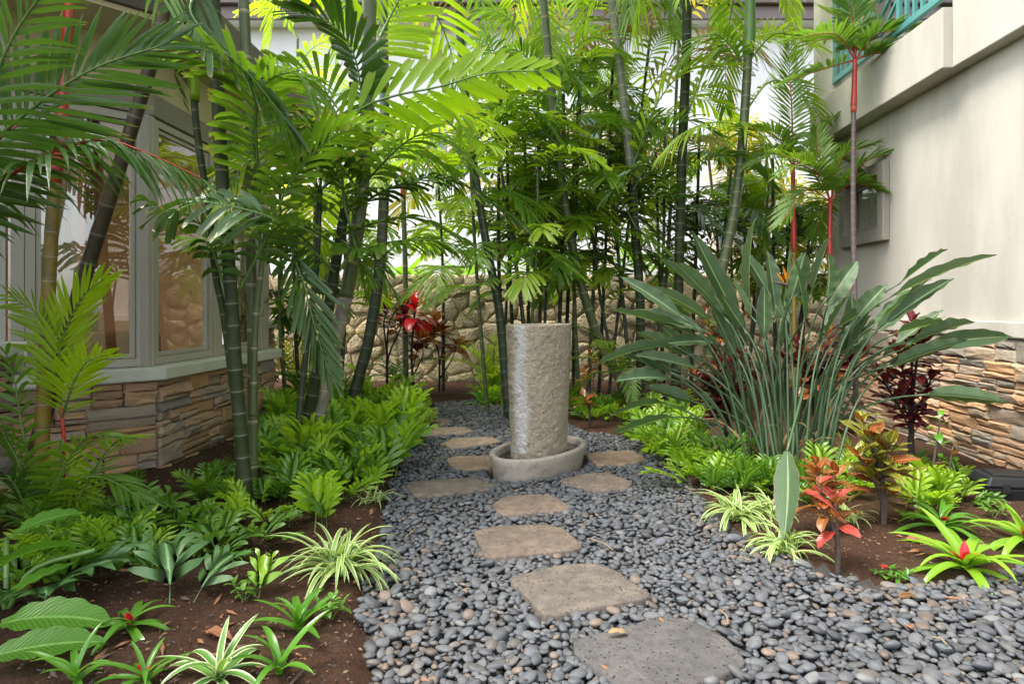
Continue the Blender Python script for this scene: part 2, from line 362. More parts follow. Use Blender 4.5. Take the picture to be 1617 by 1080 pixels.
def pebble_mat(name, src):
    t = NT(name)
    if src == 'attr': a_ = t.n('ShaderNodeAttribute'); a_.attribute_name = 'tint'; c = a_.outputs['Color']
    else: c = t.info('Color')
    pos = t.geo(); n1 = t.noise(26.0, 4.0, 0.6, co=pos); n2 = t.noise(220.0, 3.0, co=pos)
    col = t.mix(t.ramp(n1, [(0.35, 0.0), (0.75, 0.55)]), c, t.mix(0.5, c, (0.22, 0.21, 0.195)))
    col = t.mix(t.math('MULTIPLY', n2, 0.35), col, t.mix(1.0, col, (0.5, 0.5, 0.5), 'MULTIPLY'))
    t.done(t.bsdf(col, t.ramp(n1, [(0.3, 0.52), (0.7, 0.74)]), 0.35, t.bump(n2, 0.12, 0.001)))
pebble_mat('pebble_each', 'info'); pebble_mat('pebble_mass', 'attr')

t = NT('basalt_slab'); pos = t.geo(); c = t.info('Color')
n1 = t.noise(2.6, 5.0, 0.6, co=pos); n2 = t.noise(60.0, 5.0, 0.7, co=pos); vv = t.vor(48.0, co=pos); n4 = t.noise(11.0, 4.0, co=pos)
col = t.mix(n1, t.mix(1.0, c, (0.82, 0.80, 0.78), 'MULTIPLY'), t.mix(1.0, c, (1.18, 1.18, 1.18), 'MULTIPLY'))
col = t.mix(t.ramp(n4, [(0.42, 0.0), (0.66, 0.75)]), col, t.mix(1.0, c, (1.5, 1.45, 1.35), 'MULTIPLY'))
col = t.mix(t.ramp(t.noise(24.0, 5.0, 0.7, co=pos), [(0.48, 0.0), (0.66, 0.6)]), col, t.mix(1.0, c, (0.6, 0.58, 0.55), 'MULTIPLY'))
pit = t.math('MULTIPLY', t.ramp(vv, [(0.12, 1.0), (0.24, 0.0)]), t.ramp(n2, [(0.46, 0.0), (0.60, 1.0)]))
col = t.mix(t.math('MULTIPLY', pit, 0.6), col, (0.03, 0.028, 0.026))
t.done(t.bsdf(col, 0.9, 0.2, t.bump(t.math('SUBTRACT', n2, t.math('MULTIPLY', pit, 1.5)), 1.0, 0.012)))

t = NT('fountain_stone'); pos = t.geo(); x, y, z = t.xyz(pos)
n1 = t.noise(26.0, 4.0, 0.6, co=pos, dist=1.2); n2 = t.noise(5.0, 4.0, co=pos); n3 = t.noise(110.0, 4.0, 0.7, co=pos)
col = t.mix(n2, (0.33, 0.27, 0.19), (0.47, 0.39, 0.285))
col = t.mix(t.ramp(n1, [(0.36, 0.5), (0.50, 0.0)]), col, (0.19, 0.155, 0.11))
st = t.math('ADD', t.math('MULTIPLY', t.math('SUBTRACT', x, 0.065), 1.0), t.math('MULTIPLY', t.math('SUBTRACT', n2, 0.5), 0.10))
sheen_paint = t.math('MULTIPLY', t.ramp(t.math('ABSOLUTE', st), [(0.0, 1.0), (0.025, 0.85), (0.065, 0.0)]), t.ramp(n1, [(0.28, 0.6), (0.55, 1.0)]))
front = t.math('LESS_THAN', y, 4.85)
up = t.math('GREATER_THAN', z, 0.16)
sheen_paint = t.math('MULTIPLY', sheen_paint, t.math('MULTIPLY', front, up))
col = t.mix(t.math('MULTIPLY', sheen_paint, 0.75), col, (0.66, 0.65, 0.62))  # pale streak paints the wet sheen into the stone colour
t.done(t.bsdf(col, t.math('SUBTRACT', 0.75, t.math('MULTIPLY', sheen_paint, 0.55)), 0.45, t.bump(t.math('ADD', n1, t.math('MULTIPLY', n3, 0.25)), 1.0, 0.035)))
t = NT('basin_stone'); pos = t.geo(); n1 = t.noise(16.0, 6.0, 0.65, co=pos); n3 = t.noise(90.0, 4.0, 0.7, co=pos); n2 = t.noise(4.0, 4.0, co=pos)
col = t.mix(n2, (0.27, 0.235, 0.19), (0.41, 0.36, 0.295)); col = t.mix(t.ramp(n1, [(0.50, 0.0), (0.66, 0.6)]), col, (0.16, 0.14, 0.11))
t.done(t.bsdf(col, 0.85, 0.25, t.bump(t.math('ADD', n1, t.math('MULTIPLY', n3, 0.4)), 0.6, 0.012)))
t = NT('fountain_water'); t.done(t.bsdf((0.02, 0.02, 0.016), 0.04, 0.6, t.bump(t.noise(40.0, 2.0, co=t.geo()), 0.15, 0.004)))

t = NT('glass'); g = t.n('ShaderNodeBsdfGlossy'); g.inputs['Roughness'].default_value = 0.01; tr = t.n('ShaderNodeBsdfTransparent'); tr.inputs['Color'].default_value = (0.93, 0.92, 0.89, 1)
gg = t.n('ShaderNodeNewGeometry'); dp = t.n('ShaderNodeVectorMath', operation='DOT_PRODUCT'); t.t.links.new(gg.outputs['Incoming'], dp.inputs[0]); t.t.links.new(gg.outputs['Normal'], dp.inputs[1])
sch = t.math('ADD', 0.11, t.math('MULTIPLY', 0.88, t.math('POWER', t.math('SUBTRACT', 1.0, t.math('ABSOLUTE', dp.outputs['Value'])), 4.0)), clamp=True)
x = t.n('ShaderNodeMixShader'); t.t.links.new(sch, x.inputs[0]); t.t.links.new(tr.outputs[0], x.inputs[1]); t.t.links.new(g.outputs[0], x.inputs[2]); t.done(x.outputs[0])
t = NT('glass_blue'); t.done(t.bsdf((0.05, 0.09, 0.12), 0.05, 0.8))
# ------------------------------------------------------------------ ground, pebble bed
def inpoly(x, y, poly):
    c = np.zeros(x.shape, dtype=bool); n = len(poly)
    for i in range(n):
        x0, y0 = poly[i]; x1, y1 = poly[(i + 1) % n]
        if y0 == y1: continue
        k = ((y0 > y) != (y1 > y)) & (x < (x1 - x0) * (y - y0) / (y1 - y0) + x0); c ^= k
    return c
def polydist(x, y, poly):
    d = np.full(x.shape, 1e9); n = len(poly)
    for i in range(n):
        x0, y0 = poly[i]; x1, y1 = poly[(i + 1) % n]; dx, dy = x1 - x0, y1 - y0
        t = np.clip(((x - x0) * dx + (y - y0) * dy) / (dx * dx + dy * dy + 1e-12), 0, 1)
        d = np.minimum(d, np.hypot(x - x0 - t * dx, y - y0 - t * dy))
    return d
bed_px = [(500, 1350), (560, 1130), (583, 1075), (592, 1030), (585, 995), (572, 960), (590, 925), (598, 880), (604, 820), (622, 765), (642, 718), (656, 684), (672, 655), (692, 637),
          (745, 632), (800, 637), (860, 655), (925, 686), (1010, 692), (1042, 728), (1090, 765), (1108, 802), (1152, 842), (1205, 868), (1262, 886), (1310, 908), (1400, 931),
          (1500, 922), (1617, 903), (2000, 897), (2400, 1080), (3400, 1350)]
bed = [tuple(G(a, b)[:2]) for a, b in bed_px]

gm = MB(); R = 220.0
for a, b in ((-R, -R), (R, -R), (R, R), (-R, R)): gm.vert((a, b, -0.14))
gm.face(0, 1, 2, 3)
tag(part('ground', gm, 'far_ground', smooth=False), None, None, kind='structure')

nx, ny = 250, 270
xs = np.linspace(-4.6, 5.6, nx); ys = np.linspace(0.6, 11.2, ny); gx, gy = np.meshgrid(xs, ys)
ins = inpoly(gx, gy, bed); dist = polydist(gx, gy, bed); sd = np.where(ins, -dist, dist)
def vnoise(x, y, k): return np.array([noise.noise((a * k, b * k, 3.1)) for a, b in zip(x.ravel(), y.ravel())]).reshape(x.shape)
hz = 0.012 + 0.018 * vnoise(gx, gy, 1.6) + 0.012 * vnoise(gx, gy, 6.0) + 0.006 * vnoise(gx, gy, 17.0)
blend = np.clip((sd + 0.02) / 0.12, 0, 1); blend = blend * blend * (3 - 2 * blend)
gz = -0.035 * (1 - blend) + (hz + 0.012) * blend
bank = np.clip(-(gx + 0.9) / 3.0, 0, 1); gz += 0.04 * bank * blend
def soil_z(x, y):
    i = int(np.clip((x - xs[0]) / (xs[1] - xs[0]), 0, nx - 2)); j = int(np.clip((y - ys[0]) / (ys[1] - ys[0]), 0, ny - 2)); return float(gz[j, i])
sm = MB(); sm.v = list(map(tuple, np.stack([gx.ravel(), gy.ravel(), gz.ravel()], 1))); sm.uv = [(0, 0)] * len(sm.v)
mid = blend.ravel()
for j in range(ny - 1):
    for i in range(nx - 1):
        a = j * nx + i; sm.face(a, a + 1, a + nx + 1, a + nx, m=0 if mid[a] > 0.35 else 1)
tag(part('soil_bed', sm, ['soil', 'gravel_base']), None, None, kind='structure')

# stepping stones: outline as seen in the photo, on the ground plane
ST = [
 ([(907, 1007), (951, 995), (1038, 972), (1081, 973), (1146, 1003), (1180, 1042), (1146, 1062), (1080, 1083), (1020, 1096), (985, 1090), (965, 1072), (907, 1027)], (0.105, 0.100, 0.097), 'dark grey pitted stepping stone nearest the camera, cut by the picture edge'),
 ([(807, 915), (814, 907), (884, 890), (931, 887), (966, 895), (1026, 935), (1021, 943), (950, 955), (874, 970), (857, 967)], (0.145, 0.125, 0.107), 'large grey-brown pitted stepping stone, second from the camera'),
 ([(749, 838), (786, 830), (857, 827), (891, 833), (920, 860), (912, 866), (840, 874), (776, 880), (764, 875)], (0.165, 0.132, 0.105), 'brown four-sided stepping stone, third from the camera'),
 ([(776, 795), (795, 782), (830, 779), (869, 779), (900, 796), (897, 803), (845, 808), (793, 812)], (0.195, 0.15, 0.118), 'tan stepping stone in front of the fountain basin'),
 ([(639, 767), (653, 759), (700, 755), (749, 753), (783, 764), (773, 771), (720, 778), (677, 782), (653, 779)], (0.18, 0.148, 0.12), 'long brown stepping stone at the fern edge of the path'),
 ([(882, 758), (919, 747), (959, 745), (999, 759), (990, 770), (934, 774)], (0.20, 0.16, 0.13), 'brown stepping stone just under the fountain basin, towards the bird of paradise'),
 ([(925, 716), (960, 711), (999, 710), (1021, 724), (993, 732), (943, 733)], (0.26, 0.185, 0.13), 'pale tan stepping stone with one pebble lying on it'),
 ([(704, 724), (724, 719), (785, 719), (795, 730), (773, 739), (718, 740)], (0.25, 0.18, 0.13), 'reddish tan stepping stone tucked behind the basin rim'),
 ([(695, 700), (715, 691), (776, 689), (792, 696), (770, 700), (721, 707)], (0.24, 0.185, 0.14), 'tan stepping stone behind the fountain, third from the far end'),
 ([(662, 683), (684, 675), (733, 673), (749, 679), (727, 684), (671, 687)], (0.23, 0.18, 0.14), 'tan stepping stone second from the far end of the path'),
 ([(676, 668), (690, 660), (705, 661), (716, 665), (699, 671)], (0.15, 0.12, 0.10), 'small stepping stone at the far end of the path'),
]
stone_polys = []
for pts, colr, lab in ST:
    w2 = [G(a, b, 0.03) for a, b in pts]; stone_polys.append([tuple(p[:2]) for p in w2])
    c = sum(w2, Vector()) / len(w2); n = len(w2)
    fine = []
    for k in range(n):
        a, b, c2, d = w2[k - 1], w2[k], w2[(k + 1) % n], w2[(k + 2) % n]
        for q in range(7):
            t_ = q / 7; p = 0.5 * ((b * 2) + (c2 - a) * t_ + (a * 2 - b * 5 + c2 * 4 - d) * t_ * t_ + (b * 3 - a - c2 * 3 + d) * t_ ** 3)
            p = b.lerp(c2, t_).lerp(p, 0.22); fine.append(p + Vector((rnd.uniform(-.003, .003), rnd.uniform(-.003, .003), 0)))
    mb = MB(); zt = 0.030 + rnd.uniform(-.003, .004)
    rings = []
    for inset, zz in ((0.0, -0.05), (0.0, zt - 0.010), (0.006, zt - 0.002), (0.02, zt), (0.45, zt + 0.001)):
        rings.append([mb.vert(Vector(((p - c).x, (p - c).y, 0)) * (1 - inset / max(.15, (p - c).length) if inset < .4 else .5) + Vector((c.x, c.y, zz + rnd.uniform(-.0012, .0012)))) for p in fine])
    for r0, r1 in zip(rings, rings[1:]):
        for k in range(len(fine)): mb.face(r0[k], r0[(k + 1) % len(fine)], r1[(k + 1) % len(fine)], r1[k])
    ci = mb.vert((c.x, c.y, zt))
    for k in range(len(fine)): mb.face(rings[-1][k], rings[-1][(k + 1) % len(fine)], ci)
    o = part('stepping_stone', mb, 'basalt_slab'); o.color = (*[q * .86 for q in colr], 1)
    tag(o, lab, 'stepping stone', 'stepping stones in the pebble path')

# fountain footprint (an oval turned to the path)
FC, FROT = Vector((0.21, 4.82, 0)), math.radians(55)
def oval(a, b, z, k, n, c=None):
    t_ = 2 * math.pi * k / n; x, y = a * math.cos(t_), b * math.sin(t_); c = c or FC
    return Vector((c.x + x * math.cos(FROT) - y * math.sin(FROT), c.y + x * math.sin(FROT) + y * math.cos(FROT), z))

# pebbles: lower layer, then a top layer that shows
def scatter(n_try, rmin, rmax, zlo, zhi, seed, sep):
    r_ = np.random.default_rng(seed); cell = 0.09; grid = {}; out = []
    Y = np.exp(r_.uniform(math.log(1.75), math.log(8.6), n_try * 2)); X = r_.uniform(-1.9, 3.6, n_try * 2)
    keep = r_.uniform(0, 1, n_try * 2) < np.minimum(1.0, Y / 8.6 + .12)
    X, Y = X[keep], Y[keep]
    wob = 0.05 * np.sin(X * 9 + Y * 5) + 0.03 * np.sin(X * 23 - Y * 17)
    ok = inpoly(X + wob * .5, Y + wob * .5, bed) & (X / Y < 0.98)
    X, Y = X[ok], Y[ok]
    bad = np.zeros(X.shape, bool)
    for pl in stone_polys: bad |= inpoly(X, Y, pl) | (polydist(X, Y, pl) < 0.006)
    dx, dy = X - FC.x, Y - FC.y; ca, sa = math.cos(FROT), math.sin(FROT); ux, uy = dx * ca + dy * sa, -dx * sa + dy * ca
    bad |= (ux / 0.53) ** 2 + (uy / 0.32) ** 2 < 1
    X, Y = X[~bad], Y[~bad]
    for x, y in zip(X, Y):
        rr = rmin + (rmax - rmin) * r_.uniform(0, 1) ** 1.6
        i, j = int(x // cell), int(y // cell); hit = False
        for a in (-1, 0, 1):
            for b in (-1, 0, 1):
                for (u, v, q) in grid.get((i + a, j + b), ()):
                    if (u - x) ** 2 + (v - y) ** 2 < ((q + rr) * sep) ** 2: hit = True; break
                if hit: break
            if hit: break
        if hit: continue
        grid.setdefault((i, j), []).append((x, y, rr)); out.append((x, y, rr, r_.uniform(zlo, zhi)))
    return out
layer1 = scatter(80000, 0.015, 0.026, -0.026, -0.012, 1, 0.78)
layer2 = scatter(190000, 0.012, 0.031, 0.000, 0.014, 2, 0.75)
def ico(sub):
    import bmesh
    bm = bmesh.new(); bmesh.ops.create_icosphere(bm, subdivisions=sub, radius=1.0)
    v = np.array([x.co[:] for x in bm.verts]); f = np.array([[q.index for q in x.verts] for x in bm.faces]); bm.free(); return v, f
v1, f1 = ico(2); v2, f2 = ico(3)
def pebble_color(x, y, r_):
    k = r_.uniform(0, 1); g = r_.uniform(0.038, 0.094)
    edge = float(polydist(np.array([x]), np.array([y]), bed)[0]); brownish = 0.035 + (0.26 if edge < 0.22 and (x > 1.0 or (x < -.1 and y < 3)) else 0) + (0.05 if y < 2.6 else 0)
    if k < brownish: return (g * 1.75, g * 1.28, g * 0.95) if r_.uniform() < .6 else (g * 1.35, g * 1.16, g * 1.0)
    if k > .93: return (g * 1.5, g * 1.5, g * 1.48)
    return (g * 0.93, g * 0.99, g * r_.uniform(1.02, 1.14))
pr = np.random.default_rng(5)
def pebble_matrix(x, y, rr, z, top):
    el = pr.uniform(1.05, 1.75); th = pr.uniform(0.42, 0.62)
    s_ = Matrix.Diagonal((rr * el ** .6, rr / el ** .35, rr * th, 1))
    tl = 14 if top else 8
    return Matrix.Translation((x, y, z + rr * th * 0.55)) @ Matrix.Rotation(pr.uniform(0, 6.28), 4, 'Z') @ Matrix.Rotation(math.radians(pr.normal(0, tl)), 4, 'X') @ Matrix.Rotation(math.radians(pr.normal(0, tl)), 4, 'Y') @ s_
def lumpy(v, seed):
    return np.array([p * (1 + 0.16 * noise.noise((p[0] * 1.1 + seed, p[1] * 1.1, p[2] * 1.1)) + .05 * noise.noise((p[0] * 2.3, p[1] * 2.3 + seed, p[2] * 2.3))) for p in v])
protos = []
for k in range(7):
    mb = MB(); q = lumpy(v2, k * 7.7); mb.v = list(map(tuple, q)); mb.uv = [(0, 0)] * len(q); mb.f = [tuple(map(int, a)) for a in f2]; mb.m = [0] * len(mb.f)
    protos.append(mb.mesh('pebble', 'pebble_each'))
lump1 = [lumpy(v1, k * 5.3 + 2) for k in range(7)]
def infront(x, y): px_, py_ = CX + x / y * F, HY + EYE / y * F; return -5 < px_ < 1622 and py_ < 1084
order = sorted(range(len(layer2)), key=lambda k: -(layer2[k][2] / layer2[k][1]) * (1 if infront(layer2[k][0], layer2[k][1]) else 0))
single = set(order[:300])
pm = MB()
mx = [G(a, b, -0.034) for a, b in bed_px]
pbed = thing('pebble_bed', None, None); pbed['kind'] = 'structure'
VV, FF, CC, off = [], [], [], 0
for li, lay in enumerate((layer1, layer2)):
    for k, (x, y, rr, z) in enumerate(lay):
        m4 = pebble_matrix(x, y, rr, z, li == 1); c = pebble_color(x, y, pr)
        if li == 1 and k in single:
            inst('pebble', protos[k % 7], pbed, m4, c); continue
        a = np.array(m4); base = lump1[k % 7]
        VV.append(base @ a[:3, :3].T + a[:3, 3]); FF.append(f1 + off); off += len(base); CC.append(np.tile((*c, 1.0), (len(base), 1)))
VV = np.concatenate(VV); FF = np.concatenate(FF); CC = np.concatenate(CC)
me = bpy.data.meshes.new('pebbles'); me.vertices.add(len(VV)); me.vertices.foreach_set('co', VV.astype(np.float32).ravel())
me.loops.add(FF.size); me.loops.foreach_set('vertex_index', FF.astype(np.int32).ravel()); me.polygons.add(len(FF))
me.polygons.foreach_set('loop_start', np.arange(0, FF.size, 3, dtype=np.int32)); me.polygons.foreach_set('loop_total', np.full(len(FF), 3, dtype=np.int32))
me.update(); me.validate(); me.polygons.foreach_set('use_smooth', np.ones(len(FF), dtype=bool))
at = me.color_attributes.new('tint', 'FLOAT_COLOR', 'POINT'); at.data.foreach_set('color', CC.astype(np.float32).ravel()); me.materials.append(M['pebble_mass'])
po = bpy.data.objects.new('pebbles', me); link(po); po.parent = pbed; po['kind'] = 'stuff'
print('pebbles', len(layer1), len(layer2), 'tris', len(FF))

# ------------------------------------------------------------------ masonry helpers
LEDGE = [(0.56, 0.32, 0.16), (0.50, 0.30, 0.165), (0.46, 0.28, 0.16), (0.40, 0.30, 0.21), (0.34, 0.28, 0.215), (0.29, 0.255, 0.21), (0.52, 0.38, 0.24), (0.47, 0.29, 0.18)]
def rock_block(mb, O, u, n, s0, s1, z0, z1, d, r_, jit=0.010):
    """one split-faced stone: rough outline, broken arris, uneven face"""
    L, H = s1 - s0, z1 - z0; pts = []
    nl = 3 if L > 0.18 else 2
    for k in range(nl): pts.append((s0 + L * k / nl, z0))
    pts.append((s1, z0)); pts.append((s1, (z0 + z1) / 2 + r_.uniform(-.2, .2) * H))
    for k in range(nl): pts.append((s1 - L * k / nl, z1))
    pts.append((s0, z1)); pts.append((s0, (z0 + z1) / 2 + r_.uniform(-.2, .2) * H))
    j = min(jit, H * .12); pts = [(a + r_.uniform(-j, j), b + r_.uniform(-j, j) * .8) for a, b in pts]
    cs, cz = (s0 + s1) / 2, (z0 + z1) / 2; g = 0.002
    rings = []
    tilt, tz = r_.uniform(-.3, .3), r_.uniform(-.35, .35)
    for ins_, dep in ((g, 0.0), (g, .72), (min(.018, H * .2), 1.0)):
        ring = []
        for a, b in pts:
            fa, fb = max(0, 1 - ins_ / (L / 2)), max(0, 1 - ins_ / (H / 2))
            aa, bb = cs + (a - cs) * fa, cz + (b - cz) * fb
            dd = d * dep * (1 + (tilt * (a - cs) / L + tz * (b - cz) / H + r_.uniform(-.14, .14)) * (1 if dep > .5 else 0))
            ring.append(mb.vert(O + u * aa + Z * bb + n * dd))
        rings.append(ring)
    N = len(pts)
    for r0, r1 in zip(rings, rings[1:]):
        for k in range(N): mb.face(r0[k], r0[(k + 1) % N], r1[(k + 1) % N], r1[k])
    ci = mb.vert(O + u * (cs + r_.uniform(-.2, .2) * L) + Z * cz + n * d * (1.05 + r_.uniform(-.1, .15)))
    for k in range(N): mb.face(rings[-1][k], rings[-1][(k + 1) % N], ci)
def ledge_facing(owner, O, u, n, length, z0, z1, seed, off=0.0):
    """owner > ledge_facing (mortar bed) > stone, each stone its own sub-part"""
    r_ = random.Random(seed); mb = MB(); c = O + u * (length / 2) + Z * ((z0 + z1) / 2)
    mb.box(c - n * 0.02, u * (length / 2), n * 0.02, Z * ((z1 - z0) / 2)); bedo = part('stone_facing', mb, 'joint_dark', owner, smooth=False)
    z = z0; rects = []
    while z < z1 - 0.015:
        h = r_.uniform(0.085, 0.15)
        if z1 - (z + h) < 0.06: h = z1 - z
        s = 0.0
        while s < length - 0.01:
            L = r_.uniform(0.16, 0.42)
            if length - (s + L) < 0.11: L = length - s
            k = r_.random()
            if k < 0.24: rects.append((s, s + L, z, z + h))
            elif k < 0.93 or h < .12:
                q = z + h * r_.uniform(.36, .64); m_ = r_.uniform(.35, .65)
                for (a, b) in ((z, q), (q, z + h)):
                    if r_.random() < .35 and L > .24: rects += [(s, s + L * m_, a, b), (s + L * m_, s + L, a, b)]
                    else: rects.append((s, s + L, a, b))
            else:
                a, b = z + h * .34, z + h * .67
                for q0, q1 in ((z, a), (a, b), (b, z + h)): rects.append((s, s + L, q0, q1))
            s += L
        z += h
    for (s0, s1, a, b) in rects:
        mb = MB(); rock_block(mb, O, u, n, s0, s1, a, b, r_.uniform(0.026, 0.058) + off, r_)
        o = part('stone', mb, 'ledge_stone', bedo, smooth=False); c = r_.choice(LEDGE); k = r_.uniform(.72, 1.12); o.color = (c[0] * k, c[1] * k, c[2] * k, 1)
    return bedo
def slab(mb, O, u, n, s0, s1, z0, z1, d0, d1, m=0):
    mb.box(O + u * ((s0 + s1) / 2) + Z * ((z0 + z1) / 2) + n * ((d0 + d1) / 2), u * ((s1 - s0) / 2), n * ((d1 - d0) / 2), Z * ((z1 - z0) / 2), m)
def ringframe(mb, O, u, n, s0, s1, z0, z1, w_, d0, d1):
    """mitred rectangular frame"""
    q = [(s0, z0, 1, 1), (s1, z0, -1, 1), (s1, z1, -1, -1), (s0, z1, 1, -1)]; R_ = []
    for (s, z, a, b) in q:
        R_.append([mb.vert(O + u * (s + a * i) + Z * (z + b * i) + n * d) for i, d in ((0, d0), (0, d1), (w_, d1), (w_, d0))])
    for k in range(4):
        A, B = R_[k], R_[(k + 1) % 4]
        for j in range(4): mb.face(A[j], B[j], B[(j + 1) % 4], A[(j + 1) % 4])
def window(owner, O, u, n, s0, s1, z0, z1, d, w_=0.055, mat='window_frame', glass='glass', outer=0.0):
    wmb = MB(); ringframe(wmb, O, u, n, s0, s1, z0, z1, w_, d - 0.05, d + 0.012)
    wo_ = part('window', wmb, mat, owner, smooth=False, bevel=0.003)
    f = MB(); ringframe(f, O, u, n, s0 + w_ + .004, s1 - w_ - .004, z0 + w_ + .004, z1 - w_ - .004, 0.03, d - 0.04, d - 0.008); part('sash', f, mat, wo_, smooth=False, bevel=0.003)
    g_ = MB(); slab(g_, O, u, n, s0 + w_ + .02, s1 - w_ - .02, z0 + w_ + .02, z1 - w_ - .02, d - 0.029, d - 0.023); part('pane', g_, glass, wo_, smooth=False)
    return wo_

# ------------------------------------------------------------------ bay-windowed house
V1 = Vector((-2.576, 4.58, 0)); uB = Vector((0.03, 1, 0)).normalized(); nB = Vector((uB.y, -uB.x, 0))
LA, LB = 0.83, 2.03
uA = Vector((0.7071, 0.7071, 0)); nA = Vector((0.7071, -0.7071, 0)); V0 = V1 - uA * LA; V2 = V1 + uB * LB
house = thing('house', 'cream house with a bay of tall grey-framed windows over a ledgestone base', 'house', (V1.x - 1.0, V1.y, 0))
ledge_facing(house, V0, uA, nA, LA, -0.06, 0.69, 11); ledge_facing(house, V1, uB, nB, LB, -0.06, 0.69, 12)
uM = Vector((0.02, 1, 0)).normalized(); nM = Vector((uM.y, -uM.x, 0)); M0 = V0 - uM * 3.2
ledge_facing(house, M0 + uM * 1.2, uM, nM, 2.0 - 0.001, -0.06, 0.90, 13)
uC = Vector((-0.7071, 0.7071, 0)); nC = Vector((0.7071, 0.7071, 0)); LC = 0.85
ledge_facing(house, V2, uC, nC, LC, -0.06, 0.69, 14)
W0 = V2 + uC * LC; ledge_facing(house, W0, uM, nM, 0.95, -0.06, 0.96, 15)
def band(pts, off0, off1, z0, z1, name, mat, owner, bevel=0.0):
    """strip that follows the bay: pts are plan corners with the outward normal of each following run"""
    mb = MB(); n_ = len(pts)
    def corner(k, off):
        na = pts[k - 1][1] if k else pts[0][1]; nb = pts[k][1] if k < n_ - 1 else pts[n_ - 2][1]
        m_ = (na + nb).normalized(); return pts[k][0] + m_ * (off / max(.3, m_.dot(na)))
    R_ = [[mb.vert(corner(k, o) + Z * z) for o, z in ((off0, z0), (off1, z0), (off1, z1), (off0, z1))] for k in range(n_)]
    for a, b in zip(R_, R_[1:]):
        for j in range(4): mb.face(a[j], b[j], b[(j + 1) % 4], a[(j + 1) % 4])
    mb.face(*R_[0][::-1]); mb.face(*R_[-1]); return part(name, mb, mat, owner, smooth=False, bevel=bevel)
bay = [(V0, nA), (V1, nB), (V2, nC), (W0, nC)]
band(bay, -0.22, 0.10, 0.692, 0.785, 'sill', 'sill_concrete', house, 0.012)
band([(M0, nM), (V0 - uM * .03, nM)], -0.2, 0.12, 0.902, 0.985, 'sill', 'sill_concrete', house, 0.012)
band([(W0 + uM * .02, nM), (W0 + uM * .98, nM)], -0.2, 0.10, 0.962, 1.05, 'sill', 'sill_concrete', house, 0.012)
band(bay, -0.16, -0.02, 2.60, 2.76, 'window_head', 'trim_frame', house, 0.006)
band(bay, -0.20, -0.05, 2.762, 3.20, 'wall', 'stucco_yellow', house)
band([(M0, nM), (V0 - uM * .002, nM)], -0.22, -0.03, 0.987, 3.20, 'wall', 'stucco_white', house)
band([(W0 + uM * .002, nM), (W0 + uM * .95, nM)], -0.22, -0.03, 1.052, 3.20, 'wall', 'stucco_white', house)
# corner posts and casing between the openings
def post(O, u, n, s0, s1, name='casing'):
    mb = MB(); slab(mb, O, u, n, s0, s1, 0.787, 2.598, -0.15, -0.035); part(name, mb, 'window_frame', house, smooth=False, bevel=0.004)
post(V0, uA, nA, 0.005, 0.075); post(V0, uA, nA, 0.775, 0.826)
post(V1, uB, nB, -0.035, 0.05); post(V1, uB, nB, 0.925, 1.015); post(V1, uB, nB, 1.885, 2.06)
for (O, u, n, a, b) in ((V0, uA, nA, .078, .772), (V1, uB, nB, .053, .922), (V1, uB, nB, 1.018, 1.882), (V2, uC, nC, .08, .78)):
    window(house, O, u, n, a, b, 0.79, 2.595, -0.055)
# eaves
eave = [(M0 - uM * .1, nM), (V0, nA), (V1, nB), (V2, nC), (W0, nM), (W0 + uM * 1.3, nM)]
band(eave, -0.6, 0.44, 3.10, 3.135, 'soffit', 'stucco_yellow', house)
band(eave, 0.36, 0.47, 3.137, 3.33, 'fascia', 'fascia_brown', house, 0.006)
band(eave, -3.0, 0.40, 3.332, 3.40, 'roof', 'fascia_brown', house)
# room behind the glass; unseen far side left open to let sky light in
rm = MB(); fl_ = [V0 + V(-.16, .14, 0), V1 + V(-.16, .06, 0), V2 + V(-.16, -.06, 0), W0 + V(-.22, -.1, 0), V(-4.9, 7.2, 0), V(-4.9, 4.0, 0), V(-3.42, 3.98, 0)]
i_ = [rm.vert(p + Z * .60) for p in fl_]; j_ = [rm.vert(p + Z * .54) for p in fl_]; rm.face(*i_); rm.face(*j_[::-1])
for k in range(7): rm.face(i_[k], j_[k], j_[(k + 1) % 7], i_[(k + 1) % 7])
part('room_floor', rm, 'room_floor', house, smooth=False)
rm = MB(); rm.box(V(-4.35, 7.2, 1.9), V(1.0, 0, 0), V(0, 0.03, 0), V(0, 0, 1.3)); part('room_wall', rm, 'room_wall', house, smooth=False)
rm = MB(); rm.box(V(-4.9, 6.5, 1.9), V(0.03, 0, 0), V(0, 0.66, 0), V(0, 0, 1.3)); part('room_wall', rm, 'room_wall', house, smooth=False)
rm = MB(); rm.box(V(-4.9, 4.3, 1.9), V(0.03, 0, 0), V(0, 0.30, 0), V(0, 0, 1.3)); part('room_wall', rm, 'room_wall', house, smooth=False)
rm = MB(); rm.box(V(-3.9, 5.75, 1.85), V(0.09, 0, 0), V(0, 0.09, 0), V(0, 0, 1.26)); part('room_post', rm, 'room_wood', house, smooth=False, bevel=.01)
rm = MB(); rm.box(V(-3.62, 5.45, 0.80), V(0.32, 0, 0), V(0, 0.55, 0), V(0, 0, 0.195)); part('day_bed', rm, 'room_wood', house, smooth=False, bevel=.06)
for (x, y, wd) in ((-3.18, 4.32, .16), (-2.75, 6.3, .22)):
    mb = MB(); n_ = 24; rows = []
    for z in (0.82, 2.56): rows.append([mb.vert(V(x + uA.x * (k / n_ - .5) * wd * 2 * (.7 if y < 5 else .1) + .02 * math.sin(k * 1.6), y + (k / n_ - .5) * wd * 2 + .02 * math.cos(k * 1.6), z)) for k in range(n_ + 1)])
    for k in range(n_): mb.face(rows[0][k], rows[0][k + 1], rows[1][k + 1], rows[1][k])
    part('curtain', mb, 'curtain_cloth', house)

